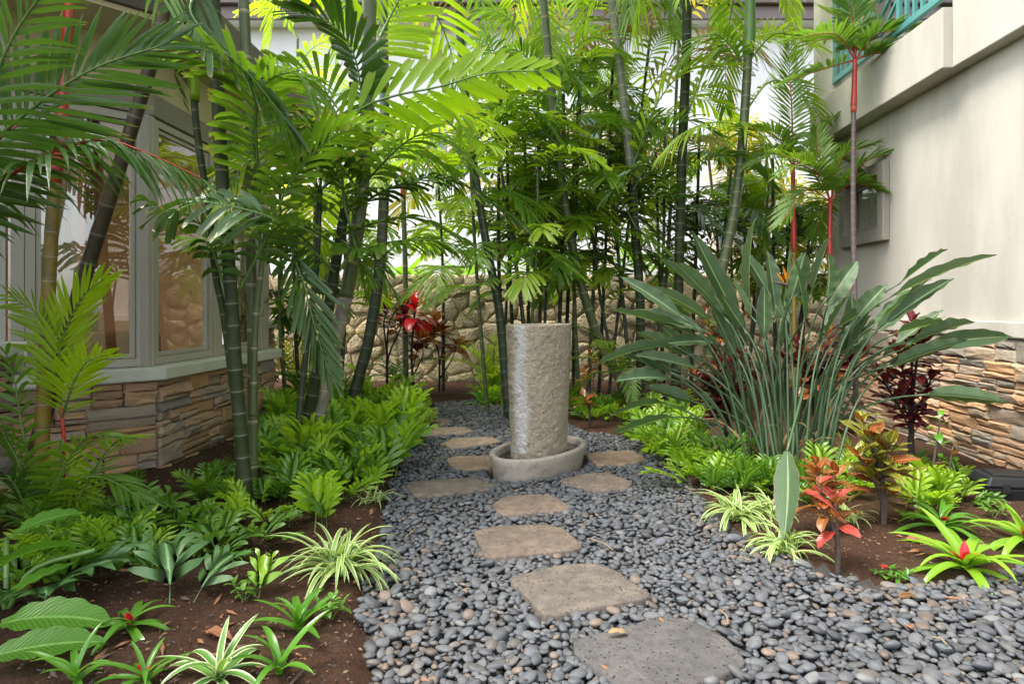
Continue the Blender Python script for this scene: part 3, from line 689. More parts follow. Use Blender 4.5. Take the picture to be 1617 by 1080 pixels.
# ------------------------------------------------------------------ stucco house with balcony
RO = Vector((3.4115, 0, 0)); uR = Vector((0.0505, 1, 0)).normalized(); nR = Vector((-uR.y, uR.x, 0))
villa = thing('house', 'pale stucco house with ledgestone base, small square window and teal balcony railing', 'house', (4.6, 5.0, 0))
SE = 7.54
ledge_facing(villa, RO + uR * 2.2, uR, nR, SE - 2.2, -0.06, 0.985, 21)
mb = MB(); slab(mb, RO, uR, nR, 0.4, SE, 0.988, 1.112, -0.12, 0.055); part('sill', mb, 'stucco_cream', villa, smooth=False, bevel=0.012)
WS0, WS1, WZ0, WZ1 = 6.37, 7.06, 2.00, 2.55
for (a, b, z0, z1) in ((0.4, WS0, 1.114, 3.138), (WS1, SE, 1.114, 3.138), (WS0 + .001, WS1 - .001, 1.114, WZ0), (WS0 + .001, WS1 - .001, WZ1, 3.138)):
    mb = MB(); slab(mb, RO, uR, nR, a, b, z0, z1, -0.20, 0.0); part('wall', mb, 'stucco_cream', villa, smooth=False)
mb = MB(); slab(mb, RO, uR, nR, SE - .2, SE - .002, 0, 3.13, -4.0, -0.203); part('wall', mb, 'stucco_cream', villa, smooth=False)
mb = MB(); ringframe(mb, RO, uR, nR, WS0 - 0.12, WS1 + 0.12, WZ0 - 0.12, WZ1 + 0.12, 0.118, 0.002, 0.07); part('window_surround', mb, 'trim_frame', villa, smooth=False, bevel=.006)
window(villa, RO, uR, nR, WS0, WS1, WZ0, WZ1, -0.01, 0.035, 'trim_frame')
mb = MB(); slab(mb, RO, uR, nR, WS0 - .1, WS1 + .1, 1.9, 2.7, -.085, -.075); part('pane_bright_backing', mb, 'stucco_white', villa, smooth=False)  # white panel added behind the pane, standing in for its bright reflection
mb = MB(); slab(mb, RO, uR, nR, 5.10, SE + .12, 3.14, 3.63, -0.1, 0.20); part('balcony_band', mb, 'stucco_cream', villa, smooth=False, bevel=.008)
mb = MB(); slab(mb, RO, uR, nR, 0.4, 5.098, 3.14, 4.9, -0.1, 0.125); part('parapet', mb, 'stucco_cream', villa, smooth=False, bevel=.008)
mb = MB(); slab(mb, RO, uR, nR, 7.17, SE + .1, 3.632, 5.8, -0.5, 0.16); part('pier', mb, 'stucco_cream', villa, smooth=False, bevel=.008)
mb = MB(); slab(mb, RO, uR, nR, 0.4, SE, 3.3, 3.5, -3.5, -0.102); part('balcony_floor', mb, 'stucco_cream', villa, smooth=False)
mb = MB(); slab(mb, RO, uR, nR, 0.4, SE - .3, 3.52, 5.8, -1.6, -1.45); part('wall', mb, 'stucco_cream', villa, smooth=False)
mb = MB(); slab(mb, RO, uR, nR, 6.1, 6.85, 3.52, 5.6, -1.449, -1.40); part('door', mb, 'door_brown', villa, smooth=False)
mb = MB(); slab(mb, RO, uR, nR, 4.6, 5.7, 3.9, 5.5, -1.449, -1.41); part('window', mb, 'glass_blue', villa, smooth=False)
mb = MB(); slab(mb, RO, uR, nR, 0.4, SE + .1, 5.81, 6.0, -3.5, 0.5); part('roof', mb, 'stucco_white', villa, smooth=False)
rl = MB(); slab(rl, RO, uR, nR, 5.14, 7.165, 3.74, 3.80, 0.10, 0.15); slab(rl, RO, uR, nR, 5.14, 7.165, 4.66, 4.72, 0.10, 0.15)
rail = part('railing', rl, 'teal_paint', villa, smooth=False, bevel=.004)
def bar(s, w_=.016):
    b_ = MB(); slab(b_, RO, uR, nR, s - w_, s + w_, 3.801, 4.659, 0.11, 0.14); part('bar', b_, 'teal_paint', rail, smooth=False)
for s in (5.25, 5.37, 5.49, 5.61, 5.73, 6.62, 6.74, 6.86, 6.98): bar(s)
for s in (5.86, 6.50, 7.14): bar(s, .028)
for k in range(5):
    for sg in (-1, 1):
        b_ = MB(); z0 = 3.86 + k * .17; a = RO + uR * (6.18 + sg * .285) + Z * (z0 + .20) + nR * .125; b = RO + uR * 6.18 + Z * z0 + nR * .125
        d = (b - a) / 2; b_.box((a + b) / 2, d, nR * .013, Vector((0, 0, .018))); part('chevron', b_, 'teal_paint', rail, smooth=False)

# ------------------------------------------------------------------ white house at the back
back = thing('house', 'tall white two-storey house behind the rubble wall', 'house', (0.5, 14.5, 0))
mb = MB(); mb.box(V(0.6, 14.4, 3.65), V(10.5, 0, 0), V(0, 0.4, 0), V(0, 0, 3.75)); part('wall', mb, 'stucco_white', back, smooth=False)
mb = MB(); mb.box(V(0.6, 13.55, 7.52), V(10.8, 0, 0), V(0, 0.05, 0), V(0, 0, 0.13)); part('fascia', mb, 'fascia_mauve', back, smooth=False)
mb = MB(); mb.box(V(0.6, 13.46, 7.72), V(10.9, 0, 0), V(0, 0.09, 0), V(0, 0, 0.065)); part('gutter', mb, 'fascia_brown', back, smooth=False, bevel=.02)
mb = MB(); mb.box(V(0.6, 14.1, 7.42), V(10.8, 0, 0), V(0, 0.52, 0), V(0, 0, 0.018)); part('soffit', mb, 'stucco_white', back, smooth=False)
mb = MB(); mb.box(V(0.6, 15.2, 7.75), V(10.8, 0, 0), V(0, 1.7, 0), V(0, 0, 0.06)); part('roof', mb, 'fascia_brown', back, smooth=False)
BO, uK, nK = V(0, 13.999, 0), V(1, 0, 0), V(0, -1, 0)
for (px0, px1, py0, py1) in ((672, 706, 190, 258), (1130, 1215, 290, 405), (905, 950, 180, 260)):
    a, b = P(px0, py1, 13.99), P(px1, py0, 13.99)
    mb = MB(); ringframe(mb, BO, uK, nK, a.x - .12, b.x + .12, a.z - .12, b.z + .12, .115, 0.002, 0.06); part('window_surround', mb, 'cream_trim', back, smooth=False)
    window(back, BO, uK, nK, a.x, b.x, a.z, b.z, 0.054, .05, 'trim_frame', 'glass_blue')
for px_ in (965, 1156): a = P(px_, 400, 13.9); mb = MB(); mb.box(V(a.x, 13.94, 3.6), V(.07, 0, 0), V(0, .05, 0), V(0, 0, 3.6)); part('downpipe', mb, 'cream_trim', back, smooth=False)

# ------------------------------------------------------------------ rubble garden wall
def clip(poly, a, b, c):
    out = []
    for k in range(len(poly)):
        p, q = poly[k], poly[(k + 1) % len(poly)]; dp, dq = a * p[0] + b * p[1] - c, a * q[0] + b * q[1] - c
        if dp <= 0: out.append(p)
        if dp * dq < 0: t_ = dp / (dp - dq); out.append((p[0] + (q[0] - p[0]) * t_, p[1] + (q[1] - p[1]) * t_))
    return out
WX0, WX1, WY, WH = -4.3, 5.7, 10.25, 1.76
rw = thing('garden_wall', 'rough coral-stone rubble wall closing the back of the garden', 'wall', ((WX0 + WX1) / 2, WY, 0))
mb = MB(); mb.box(V((WX0 + WX1) / 2, WY + .20, WH / 2 - .05), V((WX1 - WX0) / 2, 0, 0), V(0, 0.185, 0), V(0, 0, WH / 2 - .03)); part('core', mb, 'mortar', rw, smooth=False)
r_ = random.Random(31); seeds = []
for _ in range(6000):
    p = (r_.uniform(WX0, WX1), r_.uniform(-.05, WH)); rad = r_.choice((.08, .10, .13, .165))
    if all((p[0] - q[0]) ** 2 * .8 + (p[1] - q[1]) ** 2 * 1.3 > ((rad + q[2])) ** 2 for q in seeds): seeds.append((*p, rad))
for i, (x, z, rad) in enumerate(seeds):
    poly = [(max(WX0, x - .8), 0.0), (min(WX1, x + .8), 0.0), (min(WX1, x + .8), WH), (max(WX0, x - .8), WH)]
    for j, (u_, v_, r2) in enumerate(seeds):
        if i == j or abs(u_ - x) > 1.2 or abs(v_ - z) > 1.2: continue
        dx, dz = u_ - x, v_ - z; L2 = dx * dx + dz * dz; k = .5 + .5 * (rad * rad - r2 * r2) / L2
        poly = clip(poly, dx, dz, dx * (x + dx * k) + dz * (z + dz * k))
        if len(poly) < 3: break
    if len(poly) < 3: continue
    fine = []
    for k in range(len(poly)):
        p, q = poly[k], poly[(k + 1) % len(poly)]; d = math.hypot(q[0] - p[0], q[1] - p[1])
        if d < .02: continue
        m_ = max(1, int(d / .10))
        for s in range(m_):
            t_ = s / m_; e = .010 if s else .0; fine.append((lerp(p[0], q[0], t_) + r_.uniform(-e, e), lerp(p[1], q[1], t_) + r_.uniform(-e, e)))
    if len(fine) < 3: continue
    cx, cz = sum(p[0] for p in fine) / len(fine), sum(p[1] for p in fine) / len(fine); mb = MB(); rings = []
    top = r_.uniform(.03, .075)
    for ins_, dep in ((.006, -.03), (.010, .55), (.024, .9), (.06, 1.0)):
        ring = []
        for (a, b) in fine:
            d = max(.03, math.hypot(a - cx, b - cz)); k = max(.25, 1 - ins_ / d)
            ring.append(mb.vert((cx + (a - cx) * k, WY + .03 - top * dep * (1 + r_.uniform(-.2, .2)), cz + (b - cz) * k)))
        rings.append(ring)
    N = len(fine)
    for r0, r1 in zip(rings, rings[1:]):
        for k in range(N): mb.face(r0[k], r0[(k + 1) % N], r1[(k + 1) % N], r1[k])
    ci = mb.vert((cx, WY + .03 - top * 1.08, cz))
    for k in range(N): mb.face(rings[-1][k], rings[-1][(k + 1) % N], ci)
    o = part('stone', mb, 'coral_stone', rw, smooth=True); k = r_.uniform(.8, 1.15); c = r_.choice([(.70, .56, .33), (.62, .51, .32), (.60, .50, .33), (.72, .60, .38)]); o.color = (c[0] * k, c[1] * k, c[2] * k, 1)

# ------------------------------------------------------------------ fountain
fo = thing('fountain', 'tall oval rough-textured stone column fountain standing in a low oval basin', 'fountain', FC)
N = 150; mb = MB(); prof = []
for k in range(97): t_ = k / 96; prof.append((0.285 + .062 * t_ ** 1.2, 0.172 + .028 * t_ ** 1.2, 0.02 + 1.052 * t_))
prof += [(0.345, .199, 1.081), (0.335, .19, 1.085), (0.300, .155, 1.083), (0.292, .148, 1.05), (0.285, .14, 1.03)]
rings = []
for i, (a, b, z) in enumerate(prof):
    ring = []
    for k in range(N):
        p = oval(a, b, z, k, N)
        if i < 97: p = p + (p - Vector((FC.x, FC.y, p.z))).normalized() * (.004 * noise.noise(p * 11) + .005 * noise.noise(p * 30) - .006 * abs(noise.noise(p * 24 + V(3, 1, 7)))) + Z * (.004 * noise.noise(p * 3) if i > 94 else 0)
        ring.append(mb.vert(p))
    rings.append(ring)
for r0, r1 in zip(rings, rings[1:]):
    for k in range(N): mb.face(r0[k], r0[(k + 1) % N], r1[(k + 1) % N], r1[k])
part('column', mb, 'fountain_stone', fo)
def disc(a, b, z, name, owner):
    mb = MB(); c = mb.vert((FC.x, FC.y, z)); r0 = [mb.vert(oval(a, b, z, k, N)) for k in range(N)]
    for k in range(N): mb.face(r0[k], r0[(k + 1) % N], c)
    part(name, mb, 'fountain_water', owner)
disc(.289, .145, 1.045, 'water', fo); disc(.46, .25, 0.105, 'water', fo)
mb = MB(); rings = []
for i, (a, b, z) in enumerate([(.470, .255, -.05), (.482, .268, .03), (.497, .285, .10), (.503, .292, .138), (.500, .290, .150), (.490, .280, .156), (.468, .258, .156), (.458, .248, .150), (.452, .242, .13), (.44, .23, .03), (.43, .22, .02)]):
    ring = []
    for k in range(N):
        p = oval(a, b, z, k, N); p = p + (p - Vector((FC.x, FC.y, p.z))).normalized() * (.004 * noise.noise(p * 10)); p.z += .003 * noise.noise(p * 5); ring.append(mb.vert(p))
    rings.append(ring)
for r0, r1 in zip(rings, rings[1:]):
    for k in range(N): mb.face(r0[k], r0[(k + 1) % N], r1[(k + 1) % N], r1[k])
part('basin', mb, 'basin_stone', fo)

# ------------------------------------------------------------------ small hardware
bx = thing('bait_box', 'black plastic lidded box on the soil against the ledgestone base', 'box', G(1592, 792))
def taper(c, hx, hy, z0, z1, k, rot):
    mb = MB(); i = []
    for z, s in ((z0, 1.0), (z1, k)):
        for a, b in ((-1, -1), (1, -1), (1, 1), (-1, 1)):
            q = Vector((a * hx * s, b * hy * s, 0)); q.rotate(Quaternion(Z, rot)); i.append(mb.vert(Vector((c.x, c.y, 0)) + q + Z * z))
    mb.face(3, 2, 1, 0); mb.face(4, 5, 6, 7)
    for k2 in range(4): mb.face(k2, (k2 + 1) % 4, 4 + (k2 + 1) % 4, 4 + k2)
    return mb
bc = G(1594, 785); br = math.radians(-12)
part('body', taper(bc, .165, .115, 0.0, .085, 1.10, br), 'black_plastic', bx, smooth=False, bevel=.012)
part('lid', taper(bc, .190, .135, .087, .150, .86, br), 'black_plastic', bx, smooth=False, bevel=.014)
part('lid_panel', taper(bc, .130, .085, .1505, .162, .94, br), 'black_plastic', bx, smooth=False, bevel=.005)
for a in (-.08, .08):
    q = Vector((a, -.128, 0)); q.rotate(Quaternion(Z, br)); part('latch', taper(bc + q, .022, .012, .055, .115, .9, br), 'black_plastic', bx, smooth=False, bevel=.003)
for (px_, py_, lab) in ((1078, 952, 'small round black cap among the pebbles beside the nearest stepping stones'), (1490, 1028, 'black cap with a grey lens among the pebbles near the picture corner')):
    c = G(px_, py_, .015); o = thing('path_light', lab, 'path light', (c.x, c.y, 0)); mb = MB()
    n = 28; rings = []
    for r0, z in ((.030, -.03), (.032, .020), (.034, .030), (.033, .036), (.027, .037), (.025, .030)): rings.append([mb.vert((c.x + r0 * math.cos(k * 6.2832 / n), c.y + r0 * math.sin(k * 6.2832 / n), z)) for k in range(n)])
    for r0, r1 in zip(rings, rings[1:]):
        for k in range(n): mb.face(r0[k], r0[(k + 1) % n], r1[(k + 1) % n], r1[k])
    part('housing', mb, 'black_plastic', o)
    mb = MB(); q = [mb.vert((c.x + .026 * math.cos(k * 6.2832 / n), c.y + .026 * math.sin(k * 6.2832 / n), .031)) for k in range(n)]; mb.face(*q); part('lens', mb, 'grey_lens', o)
# ------------------------------------------------------------------ plant builders
rp = random.Random(99)
def trunk(owner, pts, r0, r1, mat, joint=0.13, name='trunk', n=12, bulge=0.035, flare=0.10):
    L = sum((b - a).length for a, b in zip(pts, pts[1:])); nj = max(2, int(L / joint)); st = nj * 5
    c = spline(pts, st); rad = []
    for i in range(st + 1):
        q = i / st; f = (i % 5) / 5; k = 1 + (bulge if i % 5 == 0 else bulge * .55 if i % 5 in (1, 4) and i % 5 == 1 else 0)
        rad.append((r0 + (r1 - r0) * q) * k * (1 + flare * max(0, 1 - q * 9)))
    mb = MB(); mb.tube(c, rad, n)
    for i in range(len(mb.uv)): mb.uv[i] = (mb.uv[i][0], (i // n) / 5.0)
    return part(name, mb, mat, owner)
def shaft(owner, pts, r0, r1, mat, name='crownshaft'):
    c = spline(pts, 14); mb = MB(); mb.tube(c, [lerp(r0, r1, (i / 14) ** 1.5) * (1.0 + .12 * math.sin(math.pi * min(1, i / 6))) for i in range(15)], 12); return part(name, mb, mat, owner)

def frond(owner, pts, L=.30, W=.035, n=22, style='point', mat='palm_mid', droop=.25, vee=.3, bare=.15, r0=.010, roll=0.0, stem='petiole_green', a0=72, a1=24, name='frond', jit=.09, seed=None):
    """one pinnate leaf: a tapering midrib along pts with paired, folded leaflets grown from it"""
    r_ = random.Random(seed if seed is not None else rp.randrange(10 ** 9))
    N = max(6, int(n / (1 - bare))); c = spline(pts, N); mb = MB()
    T = [(c[min(i + 1, N)] - c[max(i - 1, 0)]).normalized() for i in range(N + 1)]
    sd = T[N // 2].cross(Z)
    if sd.length < .25: sd = T[N // 2].cross(Vector((0, -1, 0.2)))
    sd.normalize(); ring = []; frames = []
    for i in range(N + 1):
        s_ = sd - T[i] * sd.dot(T[i]); s_.normalize()
        if roll: s_ = Quaternion(T[i], roll) @ s_
        nn = s_.cross(T[i]).normalized()
        if nn.z < 0 and abs(roll) < .01 and i == N // 2: pass
        rr = r0 * (1 - .85 * i / N) + .0012
        ring.append([mb.vert(c[i] + s_ * rr), mb.vert(c[i] + nn * rr), mb.vert(c[i] - s_ * rr), mb.vert(c[i] - nn * rr)]); frames.append((s_, nn))
    for a, b in zip(ring, ring[1:]):
        for k in range(4): mb.face(a[k], a[(k + 1) % 4], b[(k + 1) % 4], b[k], m=0)
    i0 = int(bare * N)
    for i in range(i0, N + 1):
        s = (i - i0) / max(1, N - i0); s_, nn = frames[i]; t_ = T[i]
        if nn.z < -0.2 and not roll: nn = -nn
        pl = (0.55 + 0.45 * math.sin(math.pi * (0.14 + 0.68 * s))) * (1 - .38 * s ** 3)
        for sg, vi in ((1, 0), (-1, 2)):
            if r_.random() < .03: continue
            ln = L * pl * (1 + r_.uniform(-jit, jit)); a = math.radians(lerp(a0, a1, s ** .8) + r_.uniform(-5, 5)); ve = vee + r_.uniform(-.12, .12)
            d = (t_ * math.cos(a) + s_ * (sg * math.sin(a) * math.cos(ve)) + nn * (math.sin(a) * math.sin(ve))).normalized()
            wd = t_ - d * t_.dot(d)
            if wd.length < .2: wd = nn.cross(d) * sg
            wd.normalize(); wd = Quaternion(d, r_.uniform(-.35, .35)) @ wd; ln_n = d.cross(wd).normalized()
            if ln_n.z < 0: ln_n = -ln_n
            dr = droop * (1 + r_.uniform(-.35, .35)); w_ = W * (.62 + .38 * pl) * (1 + r_.uniform(-.12, .12)) * (1 - .25 * s)
            if style == 'point': Q, WW = (0, .18, .48, .78, 1.0), (.30, .85, 1.0, .62, 0.03)
            else: Q, WW = (0, .22, .55, .86, 1.0), (.22, .70, 1.0, .98, .70)
            base = c[i] + s_ * sg * (r0 * (1 - .85 * i / N)); rows = []
            for k, q in enumerate(Q):
                p = base + d * (ln * q) - Z * (dr * ln * q * q); hw = w_ * .5 * WW[k]; fold = hw * .38
                jg = (r_.uniform(-.08, .10) * ln if style != 'point' and k == 4 else 0, r_.uniform(-.08, .10) * ln if style != 'point' and k == 4 else 0)
                if k == 0: m_ = ring[i][vi]
                else: m_ = mb.vert(p - ln_n * fold - (d * (.05 * ln) if style != 'point' and k == 4 else d * 0), (.5, q))
                rows.append((mb.vert(p + wd * hw + d * jg[0], (0, q)), m_, mb.vert(p - wd * hw + d * jg[1], (1, q))))
            for a_, b_ in zip(rows, rows[1:]):
                mb.face(a_[0], a_[1], b_[1], b_[0], m=1); mb.face(a_[1], a_[2], b_[2], b_[1], m=1)
    return part(name, mb, [stem, mat], owner)
def FP(owner, pts, Y, **kw):
    """frond whose midrib is given in photo pixels, with a depth for each point (or one for all)"""
    ys = Y if isinstance(Y, (list, tuple)) else [Y] * len(pts)
    return frond(owner, [P(a, b, y) for (a, b), y in zip(pts, ys)], **kw)
def crown(owner, top, count, Lf, e0=15, e1=75, drop=70, az0=None, mats=('palm_mid',), spread=(0, 360), **kw):
    az0 = rp.uniform(0, 6.28) if az0 is None else az0
    for k in range(count):
        az = az0 + k * 2.39996
        if spread != (0, 360): az = math.radians(spread[0] + (spread[1] - spread[0]) * (k + rp.uniform(.1, .9)) / count)
        e = math.radians(e1 - (e1 - e0) * ((k + .5) / count) + rp.uniform(-6, 6)); l = Lf * rp.uniform(.85, 1.12); h = Vector((math.sin(az), math.cos(az), 0)); p = [top.copy()]
        for q in range(3):
            ee = e - math.radians(drop) * q / 2.2; p.append(p[-1] + (h * math.cos(ee) + Z * math.sin(ee)) * (l / 3))
        kk = dict(kw); kk['mat'] = rp.choice(mats); frond(owner, p, **kk)
def palm(label, base, group='palms in the garden', name='palm_tree', cat='palm'):
    return thing(name, label, cat, (base.x, base.y, 0), group)
def PT(pts, Y):
    ys = Y if isinstance(Y, (list, tuple)) else [Y] * len(pts)
    return [P(a, b, y) for (a, b), y in zip(pts, ys)]
def grounded(pts, z=-0.04):
    """carry the first point straight down into the soil"""
    p = pts[0].copy(); d = (pts[0] - pts[1]); k = (p.z - z) / max(.05, -d.z) if d.z < -.05 else 0
    b = p + d * min(k, 3.0); b.z = z; return [b] + pts if (b - p).length > .03 else pts

# ---- curved blade used for strap leaves, crotons, broad leaves
def blade(L, W, arch=.5, fold=.2, prof='strap', n=8, mat='strap_green', stalk=0.0, across=2, wave=0.0, seed=0):
    """leaf along +Y from the origin, bending down by arch (radians at the tip); widths by profile"""
    r_ = random.Random(seed); mb = MB(); p = Vector((0, 0, 0)); rows = []
    st = []
    if stalk: st = [0.0]
    K = n + (1 if stalk else 0)
    y = z = 0.0
    for i in range(n + 1):
        q = i / n; an = -arch * q
        if i: st_l = L / n; y += st_l * math.cos(an); z += st_l * math.sin(an)
        if prof == 'strap': w_ = W * (.75 + .25 * math.sin(math.pi * min(1, q * 1.4))) * (1 - max(0, (q - .6) / .4) ** 2.2)
        elif prof == 'oval': w_ = W * max(.06, math.sin(math.pi * min(.995, q ** .9 * .97 + .02)) ** .75)
        elif prof == 'lance': w_ = W * max(.05, math.sin(math.pi * min(.995, q ** .72 * .98 + .015)) ** .85)
        elif prof == 'paddle': w_ = W * max(.05, (min(1, q * 3.2)) ** .6 * (1 - max(0, (q - .55) / .45) ** 2.4))
        hw = w_ / 2; up = Vector((0, -math.sin(an), math.cos(an))); c = Vector((0, y + stalk, z)); row = []
        for j in range(-across, across + 1):
            f = j / across; wob = wave * W * math.sin(i * 2.1 + j * 1.3 + seed) * abs(f)
            row.append(mb.vert(c + Vector((f * hw * math.cos(fold), 0, 0)) + up * (abs(f) * hw * math.sin(fold) + wob), ((f + 1) / 2, q)))
        rows.append(row)
    for a, b in zip(rows, rows[1:]):
        for j in range(len(a) - 1): mb.face(a[j], a[j + 1], b[j + 1], b[j])
    if stalk:
        rr = W * .035; s0 = [mb.vert((rr, 0, 0), (.5, 0)), mb.vert((-rr, 0, 0), (.5, 0)), mb.vert((0, 0, -rr), (.5, 0))]; m_ = rows[0][across]
        e = [mb.vert((rr, stalk, 0), (.5, 0)), mb.vert((-rr, stalk, 0), (.5, 0))]
        mb.face(s0[0], s0[1], e[1], m_, e[0]); mb.face(s0[1], s0[2], m_, e[1]); mb.face(s0[2], s0[0], e[0], m_)
    return mb.mesh('leaf', mat)
def orient(loc, az, elev, scale=1.0, roll=0.0):
    return Matrix.Translation(loc) @ Matrix.Rotation(-az, 4, 'Z') @ Matrix.Rotation(elev, 4, 'X') @ Matrix.Rotation(roll, 4, 'Y') @ Matrix.Scale(scale, 4)

# ---- lobed fern frond
def fern_mesh(seed, mat, nl=7, wide=.62, webk=.16):
    """pinnately lobed frond of unit length along +Y with a thin stalk"""
    r_ = random.Random(seed); mb = MB(); st = .20
    def sp(q): a = -1.15 * q ** 1.3 + .25; return Vector((.05 * math.sin(q * 2.5 + seed) * q, q * (1 - .16 * q * q), .30 * q - .42 * q * q))
    C = []
    for i in range(nl + 1): q = st + (1 - st) * .82 * i / nl; C.append((q, mb.vert(sp(q), (.5, q))))
    rr = .010; b0 = [mb.vert((rr, 0, 0), (.5, .05)), mb.vert((-rr, 0, 0), (.5, .05)), mb.vert((0, 0, -rr), (.5, .05))]
    p1 = sp(st); b1 = [mb.vert(p1 + Vector((rr * .7, 0, 0)), (.5, .1)), mb.vert(p1 - Vector((rr * .7, 0, 0)), (.5, .1))]
    mb.face(b0[0], b0[1], b1[1], C[0][1], b1[0]); mb.face(b0[1], b0[2], C[0][1], b1[1]); mb.face(b0[2], b0[0], b1[0], C[0][1])
    for sg in (1, -1):
        prev = None
        for i in range(nl):
            q0, c0 = C[i]; q1, c1 = C[i + 1]; s = (i + .5) / nl; A, B = sp(q0), sp(q1)
            ln = wide * .5 * (math.sin(math.pi * (.22 + .66 * s)) ** .8) * r_.uniform(.85, 1.15); web = (webk * ln + .012) * min(1, .35 + .5 * i)
            fw = .40 + .45 * s; d = Vector((sg * 1.0, fw, .10 + r_.uniform(-.12, .12))).normalized(); t_ = (B - A); h = t_.length; t_.normalize()
            m = (A + B) / 2
            a = prev if prev is not None else mb.vert(A + Vector((sg * web * .25, 0, .004)), (.5 + sg * .2, .5)); b = mb.vert(B + Vector((sg * web * .8, -.012, .006)), (.5 + sg * .2, .5)); prev = b
            mb.face(c0, c1, b, a) if sg < 0 else mb.face(a, b, c1, c0)
            e = m + d * (ln * .55); e2 = m + d * (ln * .82) - Z * ln * .06; tip = m + d * ln - Z * ln * .16; wz = Z * r_.uniform(-.022, .022); e = e + wz; e2 = e2 + wz * 1.6 + t_ * r_.uniform(-.01, .01); tip = tip + wz * 2 + t_ * r_.uniform(-.02, .03)
            l0, l1 = mb.vert(e - t_ * h * .40, (.5 + sg * .3, .6)), mb.vert(e + t_ * h * .40, (.5 + sg * .3, .6))
            k0, k1 = mb.vert(e2 - t_ * h * .26, (.5 + sg * .4, .7)), mb.vert(e2 + t_ * h * .26, (.5 + sg * .4, .7)); tp = mb.vert(tip, (.5 + sg * .45, .75))
            for f_ in ((a, b, l1, l0), (l0, l1, k1, k0), (k0, k1, tp)): mb.face(*(f_ if sg > 0 else f_[::-1]))
        # terminal lobe half
        q1, c1 = C[-1]; e = sp((q1 + 1) / 2); tp = sp(1.0)
        if sg == 1: tipv = mb.vert(tp, (.5, .8)); em = mb.vert(e, (.5, .75))
        w1 = mb.vert(e + Vector((sg * .045, 0, .008)), (.5 + sg * .3, .75))
        mb.face(prev, c1, em, w1); mb.face(w1, em, tipv)
    return mb.mesh('fern_frond', mat)
leaf_mat('fern_old', (0.30, 0.26, 0.03), (0.34, 0.16, 0.05), 0.35, 0.5, tipamt=.6, midrib=(0.34, 0.28, 0.10), pleat=0.0)
FERN = {m: [fern_mesh(k, m, rp.choice((5, 6, 6, 7)), rp.uniform(.58, .82), rp.uniform(.12, .22)) for k in range(12)] for m in ('fern_green', 'fern_dark', 'fern_old')}
BROAD = [fern_mesh(40 + k, 'fern_blue', 4, .98, .24) for k in range(3)]
def fern(x, y, size, n, mat, label, group, e0=25, e1=78):
    o = thing('fern', label, 'fern', (x, y, soil_z(x, y) - .01), group); a0 = rp.uniform(0, 6.28)
    for k in range(n):
        s = size * rp.uniform(.5, 1.2); el = math.radians(rp.uniform(e0, e1)); mm = mat if rp.random() < .75 else 'fern_dark' if mat == 'fern_green' else 'fern_green'
        if rp.random() < .05: mm = 'fern_old'; s *= .7
        inst('frond', rp.choice(FERN[mm]), o, orient((rp.uniform(-.11, .11), rp.uniform(-.11, .11), 0), a0 + k * 2.4 + rp.uniform(-.3, .3), el, s, rp.uniform(-.3, .3)))
    return o
def in_px_poly(poly, n, rr=rp, mind=.0):
    """random ground points inside an outline drawn in the photo"""
    w_ = [G(a, b) for a, b in poly]; pl = [(p.x, p.y) for p in w_]; x0, x1 = min(p[0] for p in pl), max(p[0] for p in pl); y0, y1 = min(p[1] for p in pl), max(p[1] for p in pl); out = []
    for _ in range(n * 400):
        x, y = rr.uniform(x0, x1), rr.uniform(y0, y1)
        if inpoly(np.array([x]), np.array([y]), pl)[0] and all((x - a) ** 2 + (y - b) ** 2 > mind * mind for a, b in out):
            out.append((x, y))
            if len(out) >= n: break
    return out
SPID = [blade(1.0, .066, a, .35, 'strap', 9, 'spider_leaf', across=2, seed=k) for k, a in enumerate((1.6, 2.0, 2.3, 2.6, 1.4, 2.1))]
def spider(x, y, size, n, label):
    o = thing('spider_plant', label, 'spider plant', (x, y, soil_z(x, y)), 'striped spider plants edging the pebbles')
    for k in range(n):
        inst('leaf', rp.choice(SPID), o, orient((rp.uniform(-.05, .05), rp.uniform(-.05, .05), 0), k * 2.4 + rp.uniform(-.4, .4), math.radians(rp.uniform(42, 90)), size * rp.uniform(.6, 1.15), rp.uniform(-.4, .4)))
BROM = {m: [blade(1.0, .145, a, .35, 'strap', 9, m, across=2, seed=k) for k, a in enumerate((.7, 1.1, 1.5, 1.8))] for m in ('strap_green', 'strap_lime', 'variegated_leaf')}
RED = [blade(1.0, .42, a, .3, 'oval', 5, 'red_bract', seed=k) for k, a in enumerate((.4, .8))]
def bromeliad(x, y, size, n, mat, label, red=True, e0=20, e1=75, lift=0.0):
    o = thing('bromeliad', label, 'bromeliad', (x, y, soil_z(x, y) + lift), 'bromeliads in the beds')
    for k in range(n):
        q = k / n; inst('leaf', rp.choice(BROM[mat]), o, orient((0, 0, .01 + .03 * q), k * 2.4 + rp.uniform(-.3, .3), math.radians(lerp(e0, e1, q) + rp.uniform(-8, 8)), size * rp.uniform(.8, 1.1) * (1 - .3 * q), rp.uniform(-.2, .2)))
    if red:
        for k in range(4): inst('bract', rp.choice(RED), o, orient((rp.uniform(-.01, .01), rp.uniform(-.01, .01), size * .12), k * 1.6 + rp.uniform(-.6, .6), math.radians(rp.uniform(58, 88)), size * rp.uniform(.15, .27), 0))
    return o
CRO = {}
for m in ('croton_gold', 'croton_red', 'croton_scarlet', 'croton_orange', 'croton_dark', 'red_bract', 'strap_lime', 'strap_green', 'fern_dark'):
    CRO[m] = [blade(1.0, wd, a, .22, 'oval', 7, m, stalk=.10, across=2, wave=.05, seed=k) for k, (a, wd) in enumerate(((.5, .46), (.9, .52), (.2, .42)))]
